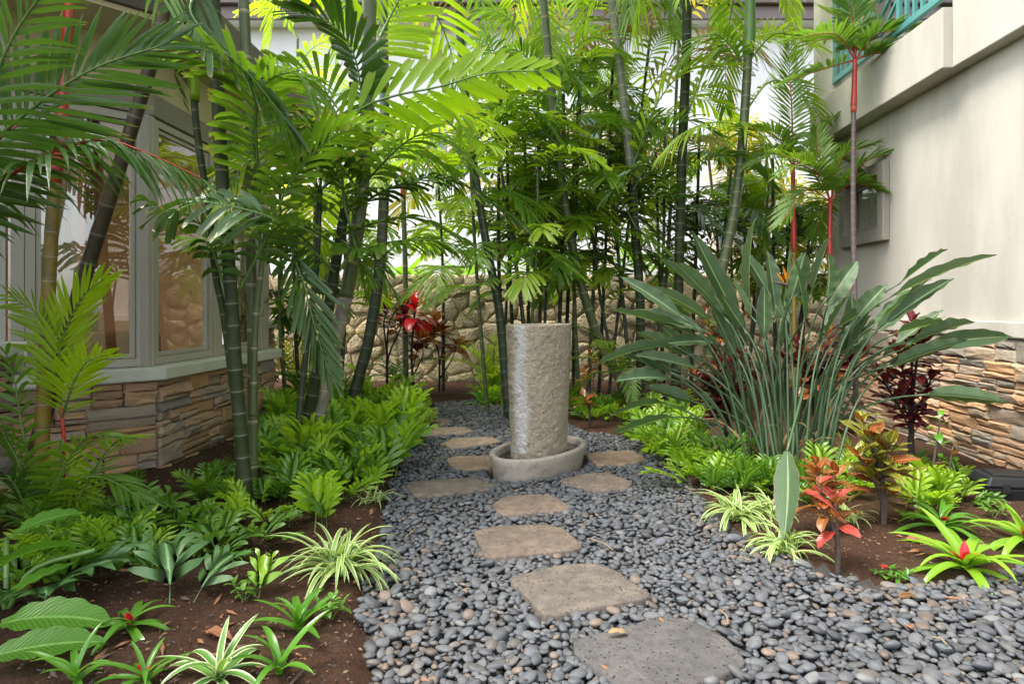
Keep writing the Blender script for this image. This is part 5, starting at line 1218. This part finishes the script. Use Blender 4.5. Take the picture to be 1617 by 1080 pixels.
for k, (a, b) in enumerate(BL):
    side_ = (a[0] - 1238) / 200.0; bs = G(1238 + max(-50, min(62, side_ * 42)) + rb.uniform(-32, 32), 744 + rb.uniform(-22, 20)); Y0 = 4.62 + rb.uniform(-.35, .30)
    if b[0] > 1450: Y0 = 4.25 + rb.uniform(-.1, .1)
    B0, TP = P(a[0], a[1], Y0), P(b[0], b[1], Y0 + rb.uniform(-.18, .18) - (.1 if b[0] > 1500 else 0))
    bop_leaf(bs, B0, TP, W=rb.uniform(.12, .165), twist=rb.choice((-1, 1)) * rb.uniform(.35, 1.25), bend=rb.uniform(0, .05))
for k in range(30):
    # extra stalks whose blades hide in the fan
    side_ = rb.uniform(-1, 1); bs = G(1238 + side_ * 50 + rb.uniform(-30, 30), 744 + rb.uniform(-20, 20)); px_, py_ = 1230 + side_ * 190 + rb.uniform(-20, 20), 500 + abs(side_) * 55 + rb.uniform(-30, 40); y = 4.75 + rb.uniform(-.2, .35)
    B0 = P(px_, py_, y); TP = P(px_ + side_ * 75 + rb.uniform(-15, 15), py_ - 85 + abs(side_) * 50 + rb.uniform(-15, 15), y + rb.uniform(-.1, .25)); bop_leaf(bs, B0, TP, W=rb.uniform(.10, .135), twist=rb.uniform(-1.3, 1.3))
for k in range(9):
    bs = G(1238 + rb.uniform(-70, 75), 744 + rb.uniform(-15, 15)); h_ = rb.uniform(.2, .5); a_ = rb.uniform(-1, 1); pts = [bs, bs + V(a_ * .1, rb.uniform(-.05, .05), h_ * .6), bs + V(a_ * .32, rb.uniform(-.15, .1), h_), bs + V(a_ * .5, rb.uniform(-.2, .1), h_ * .7)]
    mb = MB(); c_ = spline(pts, 9); rows = [[mb.vert(p + V(f * .016 * (1 - .7 * i / 9), 0, -abs(f) * .006), ((f + 1) / 2, i / 9)) for f in (-1, 0, 1)] for i, p in enumerate(c_)]
    for r0, r1 in zip(rows, rows[1:]):
        for j in (0, 1): mb.face(r0[j], r0[j + 1], r1[j + 1], r1[j])
    part('dry_sheath', mb, 'palm_dry', bop)
# bent leaf hanging over the spider plants
bs = G(1236, 748); mb = MB(); pt = spline([bs, P(1268, 620, 4.2), P(1262, 640, 3.8), P(1243, 712, 3.45)], 16); mb.tube(pt, [.0075] * 17, 7)
rows = []
for i in range(17):
    q = i / 16; w_ = .135 * max(.05, min(1, q * 3.2 + .10) ** .7 * (1 - max(0, (q - .4) / .6) ** 1.9)); p = P(1243, 712, 3.45).lerp(P(1237, 855, 3.08), q) + V(0, -.03 * math.sin(q * 3), 0)
    rows.append([mb.vert(p + V(f * w_ / 2, .25 * abs(f) * w_ / 2 + .006 * math.sin(i * 2 + f * 3) * abs(f), 0), ((f + 1) / 2, q)) for f in (-1, -.66, -.33, 0, .33, .66, 1)])
for a, b in zip(rows, rows[1:]):
    for j in range(6): mb.face(a[j], a[j + 1], b[j + 1], b[j], m=1)
part('leaf', mb, ['petiole_grey', 'strelitzia_leaf'], bop, label='bent dark leaf hanging straight down')
# flower
mb = MB(); fpt = [G(1248, 742), P(1252, 600, 4.6), P(1247, 500, 4.6), P(1243, 448, 4.6)]; mb.tube(spline(fpt, 12), [.007] * 13, 7); fl = part('flower_stalk', mb, 'petiole_grey', bop)
mb = MB(); mb.tube(spline([P(1240, 450, 4.6), P(1252, 452, 4.58), P(1275, 458, 4.55)], 8), [.006, .015, .016, .014, .011, .008, .006, .004, .001], 8); part('beak', mb, 'beak_purple', fl)
mb = MB(); mb.tube(spline([P(1246, 452, 4.6), P(1232, 447, 4.58), P(1218, 445, 4.58)], 8), [.004, .012, .012, .011, .009, .007, .005, .003, .001], 8); part('beak', mb, 'beak_purple', fl)
for (a, b) in (((1244, 448), (1236, 420)), ((1246, 447), (1248, 428)), ((1248, 448), (1258, 432)), ((1238, 447), (1226, 430)), ((1250, 450), (1270, 448)), ((1243, 446), (1240, 432))):
    B0, TP = P(*a, 4.58), P(b[0], b[1], 4.54); mb = MB(); d = TP - B0; rows = []
    for i in range(6): q = i / 5; w_ = .020 * math.sin(math.pi * min(.98, q * .9 + .08)); rows.append([mb.vert(B0 + d * q + V(f * w_ / 2, -abs(f) * .004, 0), ((f + 1) / 2, q)) for f in (-1, 0, 1)])
    for r0, r1 in zip(rows, rows[1:]):
        for j in (0, 1): mb.face(r0[j], r0[j + 1], r1[j + 1], r1[j])
    part('petal', mb, 'orange_petal', fl)

# ------------------------------------------------------------------ crotons
def off(px_, py_, Y, base): p = P(px_, py_, Y); return (p.x - base.x, p.y - base.y, p.z)
def croton(label, bpx, stems, size, mats, per, group='crotons', stemmat='stem_brown', Y=None, r0=.011, e=(5, 60), whorl=.1):
    b = G(*bpx) if Y is None else Vector(((bpx[0] - CX) / F * Y, Y, 0)); st = []
    for s in stems: st.append([(0, 0, -.03)] + [off(a, c, b.y + d, b) for (a, c, d) in s])
    return shrub('croton', label, 'croton', b.x, b.y, st, size, mats, per, group, stemmat, r0, e, whorl, z=0)
croton('small croton with scarlet top leaves standing at the pebble edge', (1322, 908), [[(1322, 850, 0), (1320, 790, 0)], [(1322, 850, 0), (1300, 800, .05), (1295, 765, .05)]], .125, ['croton_scarlet', 'croton_red', 'croton_orange'], 13, r0=.013, whorl=.14)
croton('croton of orange and red patterned leaves behind the hanging leaf', (1300, 850), [[(1297, 790, 0), (1290, 735, 0)], [(1300, 790, 0), (1320, 750, .05)]], .14, ['croton_red', 'croton_orange', 'croton_red'], 16, whorl=.16)
croton('bushy croton with yellow-veined dark green leaves', (1395, 835), [[(1392, 760, 0), (1375, 690, 0)], [(1395, 760, 0), (1405, 700, 0)], [(1390, 780, 0), (1355, 720, -.05)], [(1396, 770, 0), (1360, 665, .1)]], .19, ['croton_gold', 'croton_gold', 'croton_gold', 'croton_gold', 'croton_red'], 17, r0=.014, whorl=.26)
croton('tall black-red croton against the ledgestone base', (1440, 745), [[(1436, 640, 0), (1420, 560, 0)], [(1440, 650, 0), (1452, 530, 0)], [(1438, 680, 0), (1470, 600, 0)], [(1438, 680, 0), (1395, 600, .1)], [(1440, 640, 0), (1440, 510, .1)], [(1440, 660, 0), (1425, 620, -.1)]], .18, ['croton_dark'], 22, stemmat='stem_dark', r0=.016, whorl=.30)
croton('black-red croton half hidden inside the bird of paradise stalks', (1150, 720), [[(1140, 640, 0), (1115, 600, 0)], [(1150, 640, 0), (1170, 560, 0)], [(1150, 650, 0), (1190, 610, 0)], [(1150, 660, 0), (1130, 560, 0)], [(1150, 650, 0), (1095, 590, 0)]], .19, ['croton_dark', 'croton_dark', 'croton_dark', 'croton_red'], 22, stemmat='stem_dark', r0=.018, whorl=.35)
croton('dark red croton behind the bird of paradise, below the red-shafted palms', (1290, 690), [[(1280, 600, 0), (1260, 540, 0)], [(1290, 600, 0), (1310, 530, 0)], [(1300, 600, 0), (1345, 540, 0)], [(1290, 600, 0), (1370, 560, .1)], [(1290, 600, 0), (1240, 570, .1)]], .21, ['croton_dark', 'croton_dark', 'croton_dark', 'croton_red'], 24, stemmat='stem_dark', r0=.018, whorl=.45)
croton('croton with orange and yellow leaves deep behind the bird of paradise', (1150, 640), [[(1150, 560, 0), (1140, 500, 0)], [(1150, 560, 0), (1170, 510, 0)], [(1150, 560, 0), (1105, 500, 0)]], .20, ['croton_orange', 'croton_red', 'croton_gold'], 16, Y=6.6, whorl=.3)
croton('leggy croton topped with a bright red rosette before the rubble wall', (612, 632), [[(611, 560, 0), (606, 510, 0), (615, 480, 0)], [(612, 570, 0), (632, 520, 0), (640, 495, 0)], [(611, 560, 0), (618, 500, .1), (655, 478, 0)]], .26, ['croton_dark', 'croton_dark', 'croton_red'], 17, stemmat='stem_dark', r0=.018, whorl=.3)
c_ = P(655, 490, 8.2); q_ = thing('croton', 'single head of bright red leaves on a thin stem', 'croton', (c_.x, c_.y, 0), 'crotons')
mb = MB(); mb.tube(spline([V(0, .05, -.03), V(-.05, .05, .6), V(0, 0, c_.z)], 10), [.014] * 11, 7); st_ = bpy.data.objects.new('stem', mb.mesh('stem', 'stem_dark')); link(st_); st_.parent = q_
for k in range(22): inst('leaf', rp.choice(CRO['red_bract']), q_, orient((0, 0, c_.z - .14 + .011 * k), k * 2.4, math.radians(lerp(-25, 75, k / 22)), .34 * rp.uniform(.7, 1.1) * (1 - .02 * k), 0))
croton('open croton with copper-orange leaves on thin dark stems before the rubble wall', (694, 622), [[(693, 560, 0), (685, 530, 0), (688, 508, 0)], [(694, 580, 0), (700, 540, 0), (694, 520, 0)], [(694, 600, 0), (712, 570, 0), (722, 545, 0)], [(693, 560, 0), (678, 525, 0)]], .30, ['croton_orange', 'croton_orange', 'croton_red'], 15, stemmat='stem_dark', r0=.014, Y=8.9)
croton('small coppery croton with a pinkish leaf behind the slim cane', (645, 625), [[(655, 590, 0), (668, 560, 0), (664, 535, 0)], [(650, 590, 0), (660, 550, 0)]], .27, ['croton_orange', 'croton_red', 'croton_dark'], 12, stemmat='stem_dark', r0=.013, Y=8.7)
croton('small copper and green croton at the fountain shoulder', (932, 678), [[(930, 620, 0), (925, 585, 0)], [(931, 640, 0), (938, 590, 0), (932, 560, 0)], [(931, 650, 0), (922, 630, -.1)]], .15, ['croton_orange', 'croton_red', 'croton_gold'], 8, r0=.010)
for (bx_, by_, tx, ty, lab, m) in ((1465, 795, 1485, 660, 'thin bare stem with a green tuft, beside the black-red croton', ['strap_green']), (1487, 790, 1482, 690, 'thin upright stem with two small green leaves by the ledgestone', ['strap_green']), (1490, 800, 1505, 705, 'slanting cut stem with green and orange leaves by the ledgestone', ['strap_green', 'croton_orange'])):
    croton(lab, (bx_, by_), [[((bx_ + tx) / 2, (by_ + ty) / 2, 0), (tx, ty, 0)]], .085, m, 5, r0=.010, group='cut stems by the ledgestone base')

# ------------------------------------------------------------------ ferns and low plants
def fern_patch(poly, n, size, mats, label, group, md=.14, num=8, e0=25, e1=78, where=None):
    for (x, y) in in_px_poly(poly, n, mind=md):
        lb = where(x, y) if where else label
        fern(x, y, size * rp.uniform(.75, 1.25), num + rp.choice((-1, 0, 1, 2)), rp.choice(mats), lb, group, e0, e1)
def row_label(x, y):
    px_ = CX + x / y * F
    return 'lime fern under the bird of paradise, ' + ('nearest the pale tan stepping stone' if px_ < 1045 else 'midway between stepping stone and spider plants' if px_ < 1105 else 'next to the striped spider plants')
def bank_label(x, y):
    px_, py_ = CX + x / y * F, HY + EYE / y * F
    row = 'beside the far tan stepping stones' if py_ < 700 else 'beside the reddish tan stone at the basin' if py_ < 745 else 'beside the long brown stepping stone' if py_ < 790 else 'just above the big spider plant'
    return ('lobed fern, path side of the bank, ' if px_ > 560 else 'lobed fern, cane side of the bank, level with the ground ' if False else 'lobed fern, cane side of the bank, ') + row
fern_patch([(455, 665), (560, 650), (668, 650), (672, 675), (648, 700), (635, 730), (612, 770), (596, 830), (520, 850), (455, 830), (430, 760)], 78, .46, ['fern_green', 'fern_green', 'fern_green', 'fern_dark'], None, 'ferns in the bank along the path', .12, 5, 30, 85, bank_label)
fern_patch([(415, 690), (450, 670), (455, 750), (430, 800), (410, 760)], 7, .30, ['fern_green', 'fern_dark'], 'lobed fern between the palm canes and the bay base', 'ferns between the canes', .16, 7)
fern_patch([(190, 790), (380, 770), (400, 850), (330, 870), (190, 850)], 6, .25, ['fern_dark', 'fern_green'], 'low dark fern on open soil in front of the bay base', 'ferns on the open soil', .22, 7, 25, 70)
fern_patch([(1000, 690), (1060, 690), (1150, 740), (1210, 790), (1120, 790), (1080, 755)], 34, .33, ['fern_green', 'fern_green', 'fern_dark'], 'lime fern at the foot of the bird of paradise beside the pebbles', 'ferns under the bird of paradise', .10, 5, 20, 75, row_label)
fern_patch([(1185, 755), (1290, 752), (1300, 785), (1195, 790)], 9, .24, ['fern_green', 'fern_dark'], 'small fern hiding the foot of the bird of paradise stalks', 'ferns hiding the stalk feet', .10, 5, 20, 80)
fern_patch([(960, 640), (1080, 650), (1110, 690), (1000, 680)], 10, .32, ['fern_green', 'fern_dark'], 'fern in the shade below the bent palm trunk', 'ferns below the bent trunk', .2, 8)
fern_patch([(1420, 790), (1480, 780), (1500, 800), (1450, 830)], 6, .27, ['fern_green'], 'bright fern between the yellow-veined croton and the black box', 'ferns near the black box', .14, 8)
fern_patch([(1250, 760), (1350, 750), (1370, 800), (1270, 800)], 7, .26, ['fern_dark', 'fern_green'], 'fern in the shade behind the crotons', 'ferns behind the crotons', .18, 8)
fern_patch([(890, 640), (960, 650), (955, 672), (905, 672)], 6, .34, ['fern_green', 'fern_dark'], 'fern behind the fountain on the shaded soil', 'ferns behind the fountain', .2, 8)
fern_patch([(0, 830), (150, 830), (160, 900), (0, 960)], 8, .30, ['fern_dark', 'fern_green'], 'dark fern under the yellow-caned palm', 'ferns under the yellow-caned palm', .2, 8)
fern_patch([(760, 628), (800, 628), (805, 640), (765, 640)], 3, .42, ['fern_green'], 'fern at the far bend of the path before the rubble wall', 'ferns at the far bend', .2, 8)
fern_patch([(150, 850), (340, 835), (380, 880), (300, 920), (170, 930)], 8, .22, ['fern_green', 'fern_dark'], 'small fern on the soil between the open bed and the blue-green leaves', 'small ferns before the blue-green leaves', .13, 4, 20, 75)
fern_patch([(330, 780), (440, 790), (460, 850), (400, 880)], 6, .25, ['fern_green', 'fern_dark'], 'fern gathered round the foot of the dark green canes', 'ferns round the cane feet', .12, 5, 25, 80)
fern_patch([(1420, 740), (1530, 745), (1540, 790), (1430, 800)], 5, .20, ['fern_green', 'fern_dark'], 'small fern between the cut stems by the ledgestone', 'ferns among the cut stems', .14, 4, 20, 75)
# big blue-green lobed leaves and a pale one on open soil
def lone(px_, py_, mesh, sz, az, el, label, n=1):
    b = G(px_, py_); o = thing('lobed_leaf_plant', label, 'plant', (b.x, b.y, soil_z(b.x, b.y)), None)
    for k in range(n): inst('leaf', mesh, o, orient((0, 0, 0), az + k * 1.1, el, sz * (1 - .12 * k), 0))
lone(268, 965, BROAD[0], .36, -.5, .75, 'large blue-green lobed leaf standing on bare soil'); lone(305, 960, BROAD[1], .30, .5, .65, 'blue-green lobed leaf with a hole, beside the larger lobed leaf')
LIME = fern_mesh(71, 'strap_lime', 3, .9, .4); lone(408, 955, LIME, .22, .1, 1.1, 'single upright pale lime lobed leaf on bare soil')
lone(60, 960, BROAD[2], .42, 1.3, .45, 'sprawling finger-lobed leaf below the banana leaves', 3)
GREENLOBE = [fern_mesh(80 + k, 'fern_dark', rp.choice((3, 4)), .95, .28) for k in range(4)]
for (px_, py_) in ((205, 850), (245, 835), (300, 850), (150, 900), (110, 940), (345, 890), (410, 870), (30, 935)):
    b = G(px_, py_); o = thing('lobed_leaf_plant', 'low finger-lobed green plant in the bed by the bay window', 'plant', (b.x, b.y, soil_z(b.x, b.y)), 'finger-lobed plants in the bay bed'); a0 = rp.uniform(0, 6.28)
    for k in range(4): inst('leaf', rp.choice(GREENLOBE), o, orient((0, 0, 0), a0 + k * 1.7 + rp.uniform(-.3, .3), rp.uniform(.35, 1.1), rp.uniform(.18, .32), rp.uniform(-.3, .3)))
# banana-like leaves at the picture corner
BAN = [blade(1.0, .42, a, .22, 'oval', 14, 'banana_leaf', stalk=.12, across=3, wave=.05, seed=k) for k, a in enumerate((.7, 1.0, .5))]
def broad(px_, py_, Y, items, label):
    o = thing('banana_plant', label, 'plant', (P(px_, py_, Y).x, Y, soil_z(P(px_, py_, Y).x, Y)), 'broad-leaved plants in the near corner')
    for (a, b, y2, az, el, sz, roll) in items:
        p = P(a, b, y2) - Vector(o.location); inst('leaf', rp.choice(BAN), o, orient(p, math.radians(az), math.radians(el), sz, roll))
        mb = MB(); mb.tube(spline([V(0, 0, -.02), V(p.x * .3, p.y * .3, p.z * .7), p], 8), [.010] * 9, 7); s_ = bpy.data.objects.new('stalk', mb.mesh('stalk', 'petiole_green')); link(s_); s_.parent = o
broad(10, 990, 2.45, [(150, 868, 2.5, -100, 18, .32, .5), (10, 850, 2.6, 60, 30, .25, .3), (-20, 930, 2.4, -60, 30, .26, -.2)], 'broad shiny leaves low in the corner beside the yellow-caned palm')
broad(-40, 1060, 2.1, [(-20, 990, 2.15, 85, 14, .36, .35), (-40, 1045, 2.0, 72, 12, .32, .3), (0, 950, 2.3, 40, 30, .22, 0)], 'broad rippled leaves cut off by the picture corner')

spider(*G(535, 915)[:2], .33, 85, 'big striped spider plant edging the pebbles below the fern bank')
spider(*G(1165, 825)[:2], .31, 62, 'striped spider plant under the bent hanging leaf, nearer the fountain'); spider(*G(1238, 872)[:2], .28, 55, 'striped spider plant beneath the tip of the hanging leaf')
spider(*G(1215, 815)[:2], .26, 36, 'striped spider plant tucked behind the hanging leaf'); spider(*G(1345, 830)[:2], .20, 16, 'sparse striped spider plant behind the scarlet croton')
spider(*G(588, 800)[:2], .18, 22, 'small striped spider plant under the fern bank edge')
bromeliad(*G(1525, 905)[:2], .38, 20, 'strap_lime', 'lime bromeliad with a small red heart at the pebble edge')
bromeliad(*G(1622, 870)[:2], .36, 16, 'strap_lime', 'bromeliad with a large red bract, cut by the picture edge')
bromeliad(*G(1488, 845)[:2], .34, 18, 'strap_green', 'dark green bromeliad behind the lime one', e0=15)
bromeliad(*G(205, 1010)[:2], .24, 13, 'strap_green', 'bromeliad with two bright red bracts on the dark soil', e0=5, e1=60)
bromeliad(*G(470, 1010)[:2], .25, 13, 'strap_green', 'upright green bromeliad between the lobed leaf and the pebbles', red=False, e0=30, e1=85)
bromeliad(*G(440, 1085)[:2], .24, 8, 'strap_green', 'green bromeliad cut by the bottom edge, beside the white-edged one', red=False, e0=40, e1=85)
bromeliad(*G(345, 1095)[:2], .27, 14, 'variegated_leaf', 'white-edged striped bromeliad at the bottom edge', red=False, e0=20, e1=80)
bromeliad(*G(228, 1100)[:2], .20, 11, 'strap_green', 'red-hearted bromeliad cut by the bottom edge', e0=20, e1=70)
bromeliad(*G(120, 1100)[:2], .20, 9, 'strap_green', 'small plain bromeliad in the bottom corner', red=False, e0=30, e1=80)
bromeliad(*G(762, 640)[:2], .42, 18, 'strap_green', 'strappy green plant at the far bend of the path', red=False, e0=20, e1=85)
# young palm tuft in front of the rubble wall
o = palm('bright young palm tuft beside the fountain, before the rubble wall', G(775, 625)); b = G(778, 628)
crown(o, b + Z * .15, 9, .85, 30, 82, 45, mats=('palm_lime', 'palm_light'), L=.22, W=.03, n=14, droop=.15, r0=.006)
o = palm('tiny silvery palm seedling beside the slim cane', G(625, 625)); crown(o, G(625, 626) + Z * .2, 7, .6, 20, 75, 60, mats=('fern_blue',), L=.15, W=.03, n=10, droop=.2, r0=.005)
o = palm('low palm seedling against the rubble wall beside the bay corner', G(470, 640)); crown(o, G(465, 628) + Z * .25, 9, 1.1, 15, 75, 60, mats=('palm_mid', 'palm_yellowing'), L=.28, W=.035, n=18, droop=.2, r0=.007)
o = palm('feathery palm seedling arching over the soil beyond the fountain', G(960, 650)); crown(o, G(975, 650) + Z * .45, 9, .9, 0, 75, 70, mats=('palm_mid', 'palm_light'), L=.22, W=.035, n=16, droop=.3, r0=.006)
for (px_, py_, lab) in ((965, 668, 'lime leafy sprig beside the tan stepping stone'), (1000, 672, 'lime leafy sprig near the foot of the bent trunk'), (655, 705, 'small bright sprig at the pebble edge below the fern bank')):
    b = G(px_, py_); shrub('seedling', lab, 'seedling', b.x, b.y, [[(0, 0, -.02), (.02, 0, .08), (.03, .02, .16)], [(0, 0, -.02), (-.04, 0, .07), (-.07, .02, .13)]], .10, ['strap_lime'], 9, 'leafy sprigs', 'petiole_green', .004)
# small flowering plant on the soil
b = G(1410, 918); o = shrub('flowering_plant', 'tiny red-flowered leafy plant on bare soil by the pebbles', 'flower', b.x, b.y, [[(0, 0, -.01), (a * .04, c_ * .03, .03), (a * .07, c_ * .05, .04)] for a, c_ in ((-1, .3), (1, .2), (.3, 1), (.2, -.8), (-.5, -.5), (.8, -.4))], .042, ['strap_green'], 7, None, 'petiole_green', .002, (0, 50), .02)
for k in range(5): inst('petal', RED[0], o, orient((-.05, -.02, .075), k * 1.26, math.radians(25), .022, 0))
for (px_, py_, lab) in ((385, 955, 'small dark rosette on bare soil below the pale lime leaf'), (520, 985, 'small blue-green rosette at the pebble edge'), (1570, 825, 'small dark rosette between the bromeliads and the black box')):
    b = G(px_, py_); shrub('seedling', lab, 'seedling', b.x, b.y, [[(0, 0, -.01), (a * .03, c2 * .03, .03), (a * .05, c2 * .05, .06)] for a, c2 in ((-1, .3), (1, .2), (.1, 1), (.2, -.8))], .05, ['fern_dark'], 7, 'small rosettes', 'petiole_green', .002, (0, 60), .03)

# ------------------------------------------------------------------ plants beyond the rubble wall
def bush(label, px_, py_, Y, rx, rz, mat, n, ls, name='shrub'):
    c = P(px_, py_, Y); o = thing(name, label, 'shrub', (c.x, c.y, 0), 'shrubs beyond the rubble wall'); r_ = random.Random(n); mb = MB()
    for k in range(n):
        d = Vector((r_.gauss(0, 1), r_.gauss(0, 1), r_.gauss(0, 1))).normalized() * r_.uniform(.45, 1) ** .5; p = c + Vector((d.x * rx, d.y * rx * .6, d.z * rz)); az = math.atan2(d.x, d.y) + r_.uniform(-.8, .8); el = r_.uniform(-.6, .9); l = ls * r_.uniform(.6, 1.2)
        dr = Vector((math.sin(az) * math.cos(el), math.cos(az) * math.cos(el), math.sin(el))); sd = dr.cross(Z).normalized(); w_ = l * .13
        i = [mb.vert(p, (.5, 0)), mb.vert(p + dr * l * .5 + sd * w_ + Z * .02, (0, .5)), mb.vert(p + dr * l * .5 - sd * w_ + Z * .02, (1, .5)), mb.vert(p + dr * l - Z * l * .25, (.5, 1))]
        mb.face(i[0], i[1], i[2]); mb.face(i[1], i[3], i[2])
    part('foliage', mb, mat, o, kind='stuff')
    for k in range(4):
        m2 = MB(); m2.tube(spline([V(c.x + (k - 1.5) * .1, c.y, -.05), V(c.x + (k - 1.5) * .2, c.y, c.z * .6), V(c.x + (k - 1.5) * .3, c.y, c.z)], 6), [.02] * 7, 6); part('stem', m2, 'stem_brown', o)
bush('bright yellow shrub between the red-shafted palms', 1235, 380, 9.3, .75, .95, 'yellow_shrub', 1500, .26)
bush('yellow shrub beside the house corner beyond the bay', 455, 345, 11.0, .6, .7, 'yellow_shrub', 700, .28); bush('yellow shrub top above the clump', 1165, 235, 9.4, .35, .5, 'yellow_shrub', 420, .26)
for (px_, py_, lab) in ((640, 425, 'broad lime leaves over the rubble wall behind the red croton'), (735, 425, 'broad lime leaves over the rubble wall before the white house'), (850, 420, 'broad lime leaves seen between the thin canes'), (1010, 410, 'broad lime leaves above the rubble wall beside the straight trunk')):
    c = P(px_, py_, 11.0); o = thing('broad_leaf_plant', lab, 'plant', (c.x, c.y, 0), 'broad leaves over the rubble wall')
    mb = MB(); mb.tube(spline([V(0, 0, -.05), V(.03, 0, .8), V(0, 0, c.z - .2)], 6), [.03] * 7, 7); s_ = bpy.data.objects.new('stem', mb.mesh('stem', 'petiole_green')); link(s_); s_.parent = o
    for k in range(9): inst('leaf', rp.choice(CRO['strap_lime']), o, orient((0, 0, c.z - .25 + .02 * k), k * 2.4, math.radians(rp.uniform(10, 60)), .62 * rp.uniform(.7, 1.1), 0))

# ------------------------------------------------------------------ litter
rl_ = random.Random(77); mb = MB()
for _ in range(9000):
    y = math.exp(rl_.uniform(math.log(1.9), math.log(9.5))); x = rl_.uniform(-.78, .85) * y
    if x > 3.3 or x < -3.0: continue
    i = int((x - xs[0]) / (xs[1] - xs[0])); j = int((y - ys[0]) / (ys[1] - ys[0]))
    if not (0 <= i < nx and 0 <= j < ny) or (blend[j, i] < .6 and (rl_.random() > .10 or blend[j, i] > .05)): continue
    big = rl_.random() < .035; l, w_, az = (rl_.uniform(.018, .045), rl_.uniform(.006, .014), rl_.uniform(0, 6.28)) if big else (rl_.uniform(.003, .013), rl_.uniform(.0015, .004), rl_.uniform(0, 6.28)); d = V(math.sin(az), math.cos(az), rl_.uniform(-.2, .3)) * l; s_ = V(math.cos(az), -math.sin(az), rl_.uniform(-.3, .3)) * w_; p = V(x, y, gz[j, i] + .008 if blend[j, i] > .5 else .028)
    k = [mb.vert(p - d), mb.vert(p - s_ + d * rl_.uniform(-.3, .3)), mb.vert(p + d), mb.vert(p + s_ + d * rl_.uniform(-.3, .3)), mb.vert(p + Z * rl_.uniform(.002, .008))]
    m_ = rl_.choice((1, 2, 2)) if big else rl_.choice((0, 1, 1, 1, 2)); mb.face(k[0], k[1], k[4], m=m_); mb.face(k[1], k[2], k[4], m=m_); mb.face(k[2], k[3], k[4], m=m_); mb.face(k[3], k[0], k[4], m=m_)
lo = part('mulch_litter', mb, ['twig', 'stem_brown', 'dead_leaf'], kind='stuff', smooth=False); tag(lo, 'scattered bark chips and dry leaf bits on the soil', 'mulch')
def fallen(px_, py_, az, sz, mat, lab, z=.03):
    b = G(px_, py_, z); o = bpy.data.objects.new('fallen_leaf', blade(1.0, .34, .7, .3, 'oval', 7, mat, stalk=.15, wave=.12)); link(o); o.matrix_world = orient((b.x, b.y, max(z, soil_z(b.x, b.y) + .012)), az, .25, sz, .2); tag(o, lab, 'leaf', 'fallen leaves')
fallen(1420, 850, 2.0, .16, 'dead_leaf', 'reddish dry leaf lying on soil behind the lime bromeliad'); fallen(1415, 945, 1.3, .10, 'croton_orange', 'orange dry leaf at the pebble edge below the tiny flower', .035)
fallen(318, 1003, 1.9, .12, 'dead_leaf', 'brown curled leaf on the soil above the white-edged bromeliad'); fallen(955, 1000, 1.4, .08, 'palm_dry', 'pale dry leaf between the two nearest stepping stones', .045)
for (a, b, lab) in (((1135, 962), (1150, 985), 'short pale twig lying on the pebbles beside the nearest stone'), ((930, 850), (968, 868), 'thin pale twig lying beside the brown stepping stone'), ((1470, 1005), (1495, 1018), 'pale twig next to the black lens cap'), ((640, 848), (655, 835), 'short pale twig on the pebbles near the big spider plant')):
    A, B = G(*a, .045), G(*b, .04); mb = MB(); mb.tube(spline([A, (A + B) / 2 + V(.01, 0, .006), B], 5), [.0035] * 6, 6); tag(part('twig', mb, 'twig'), lab, 'twig', 'loose twigs')
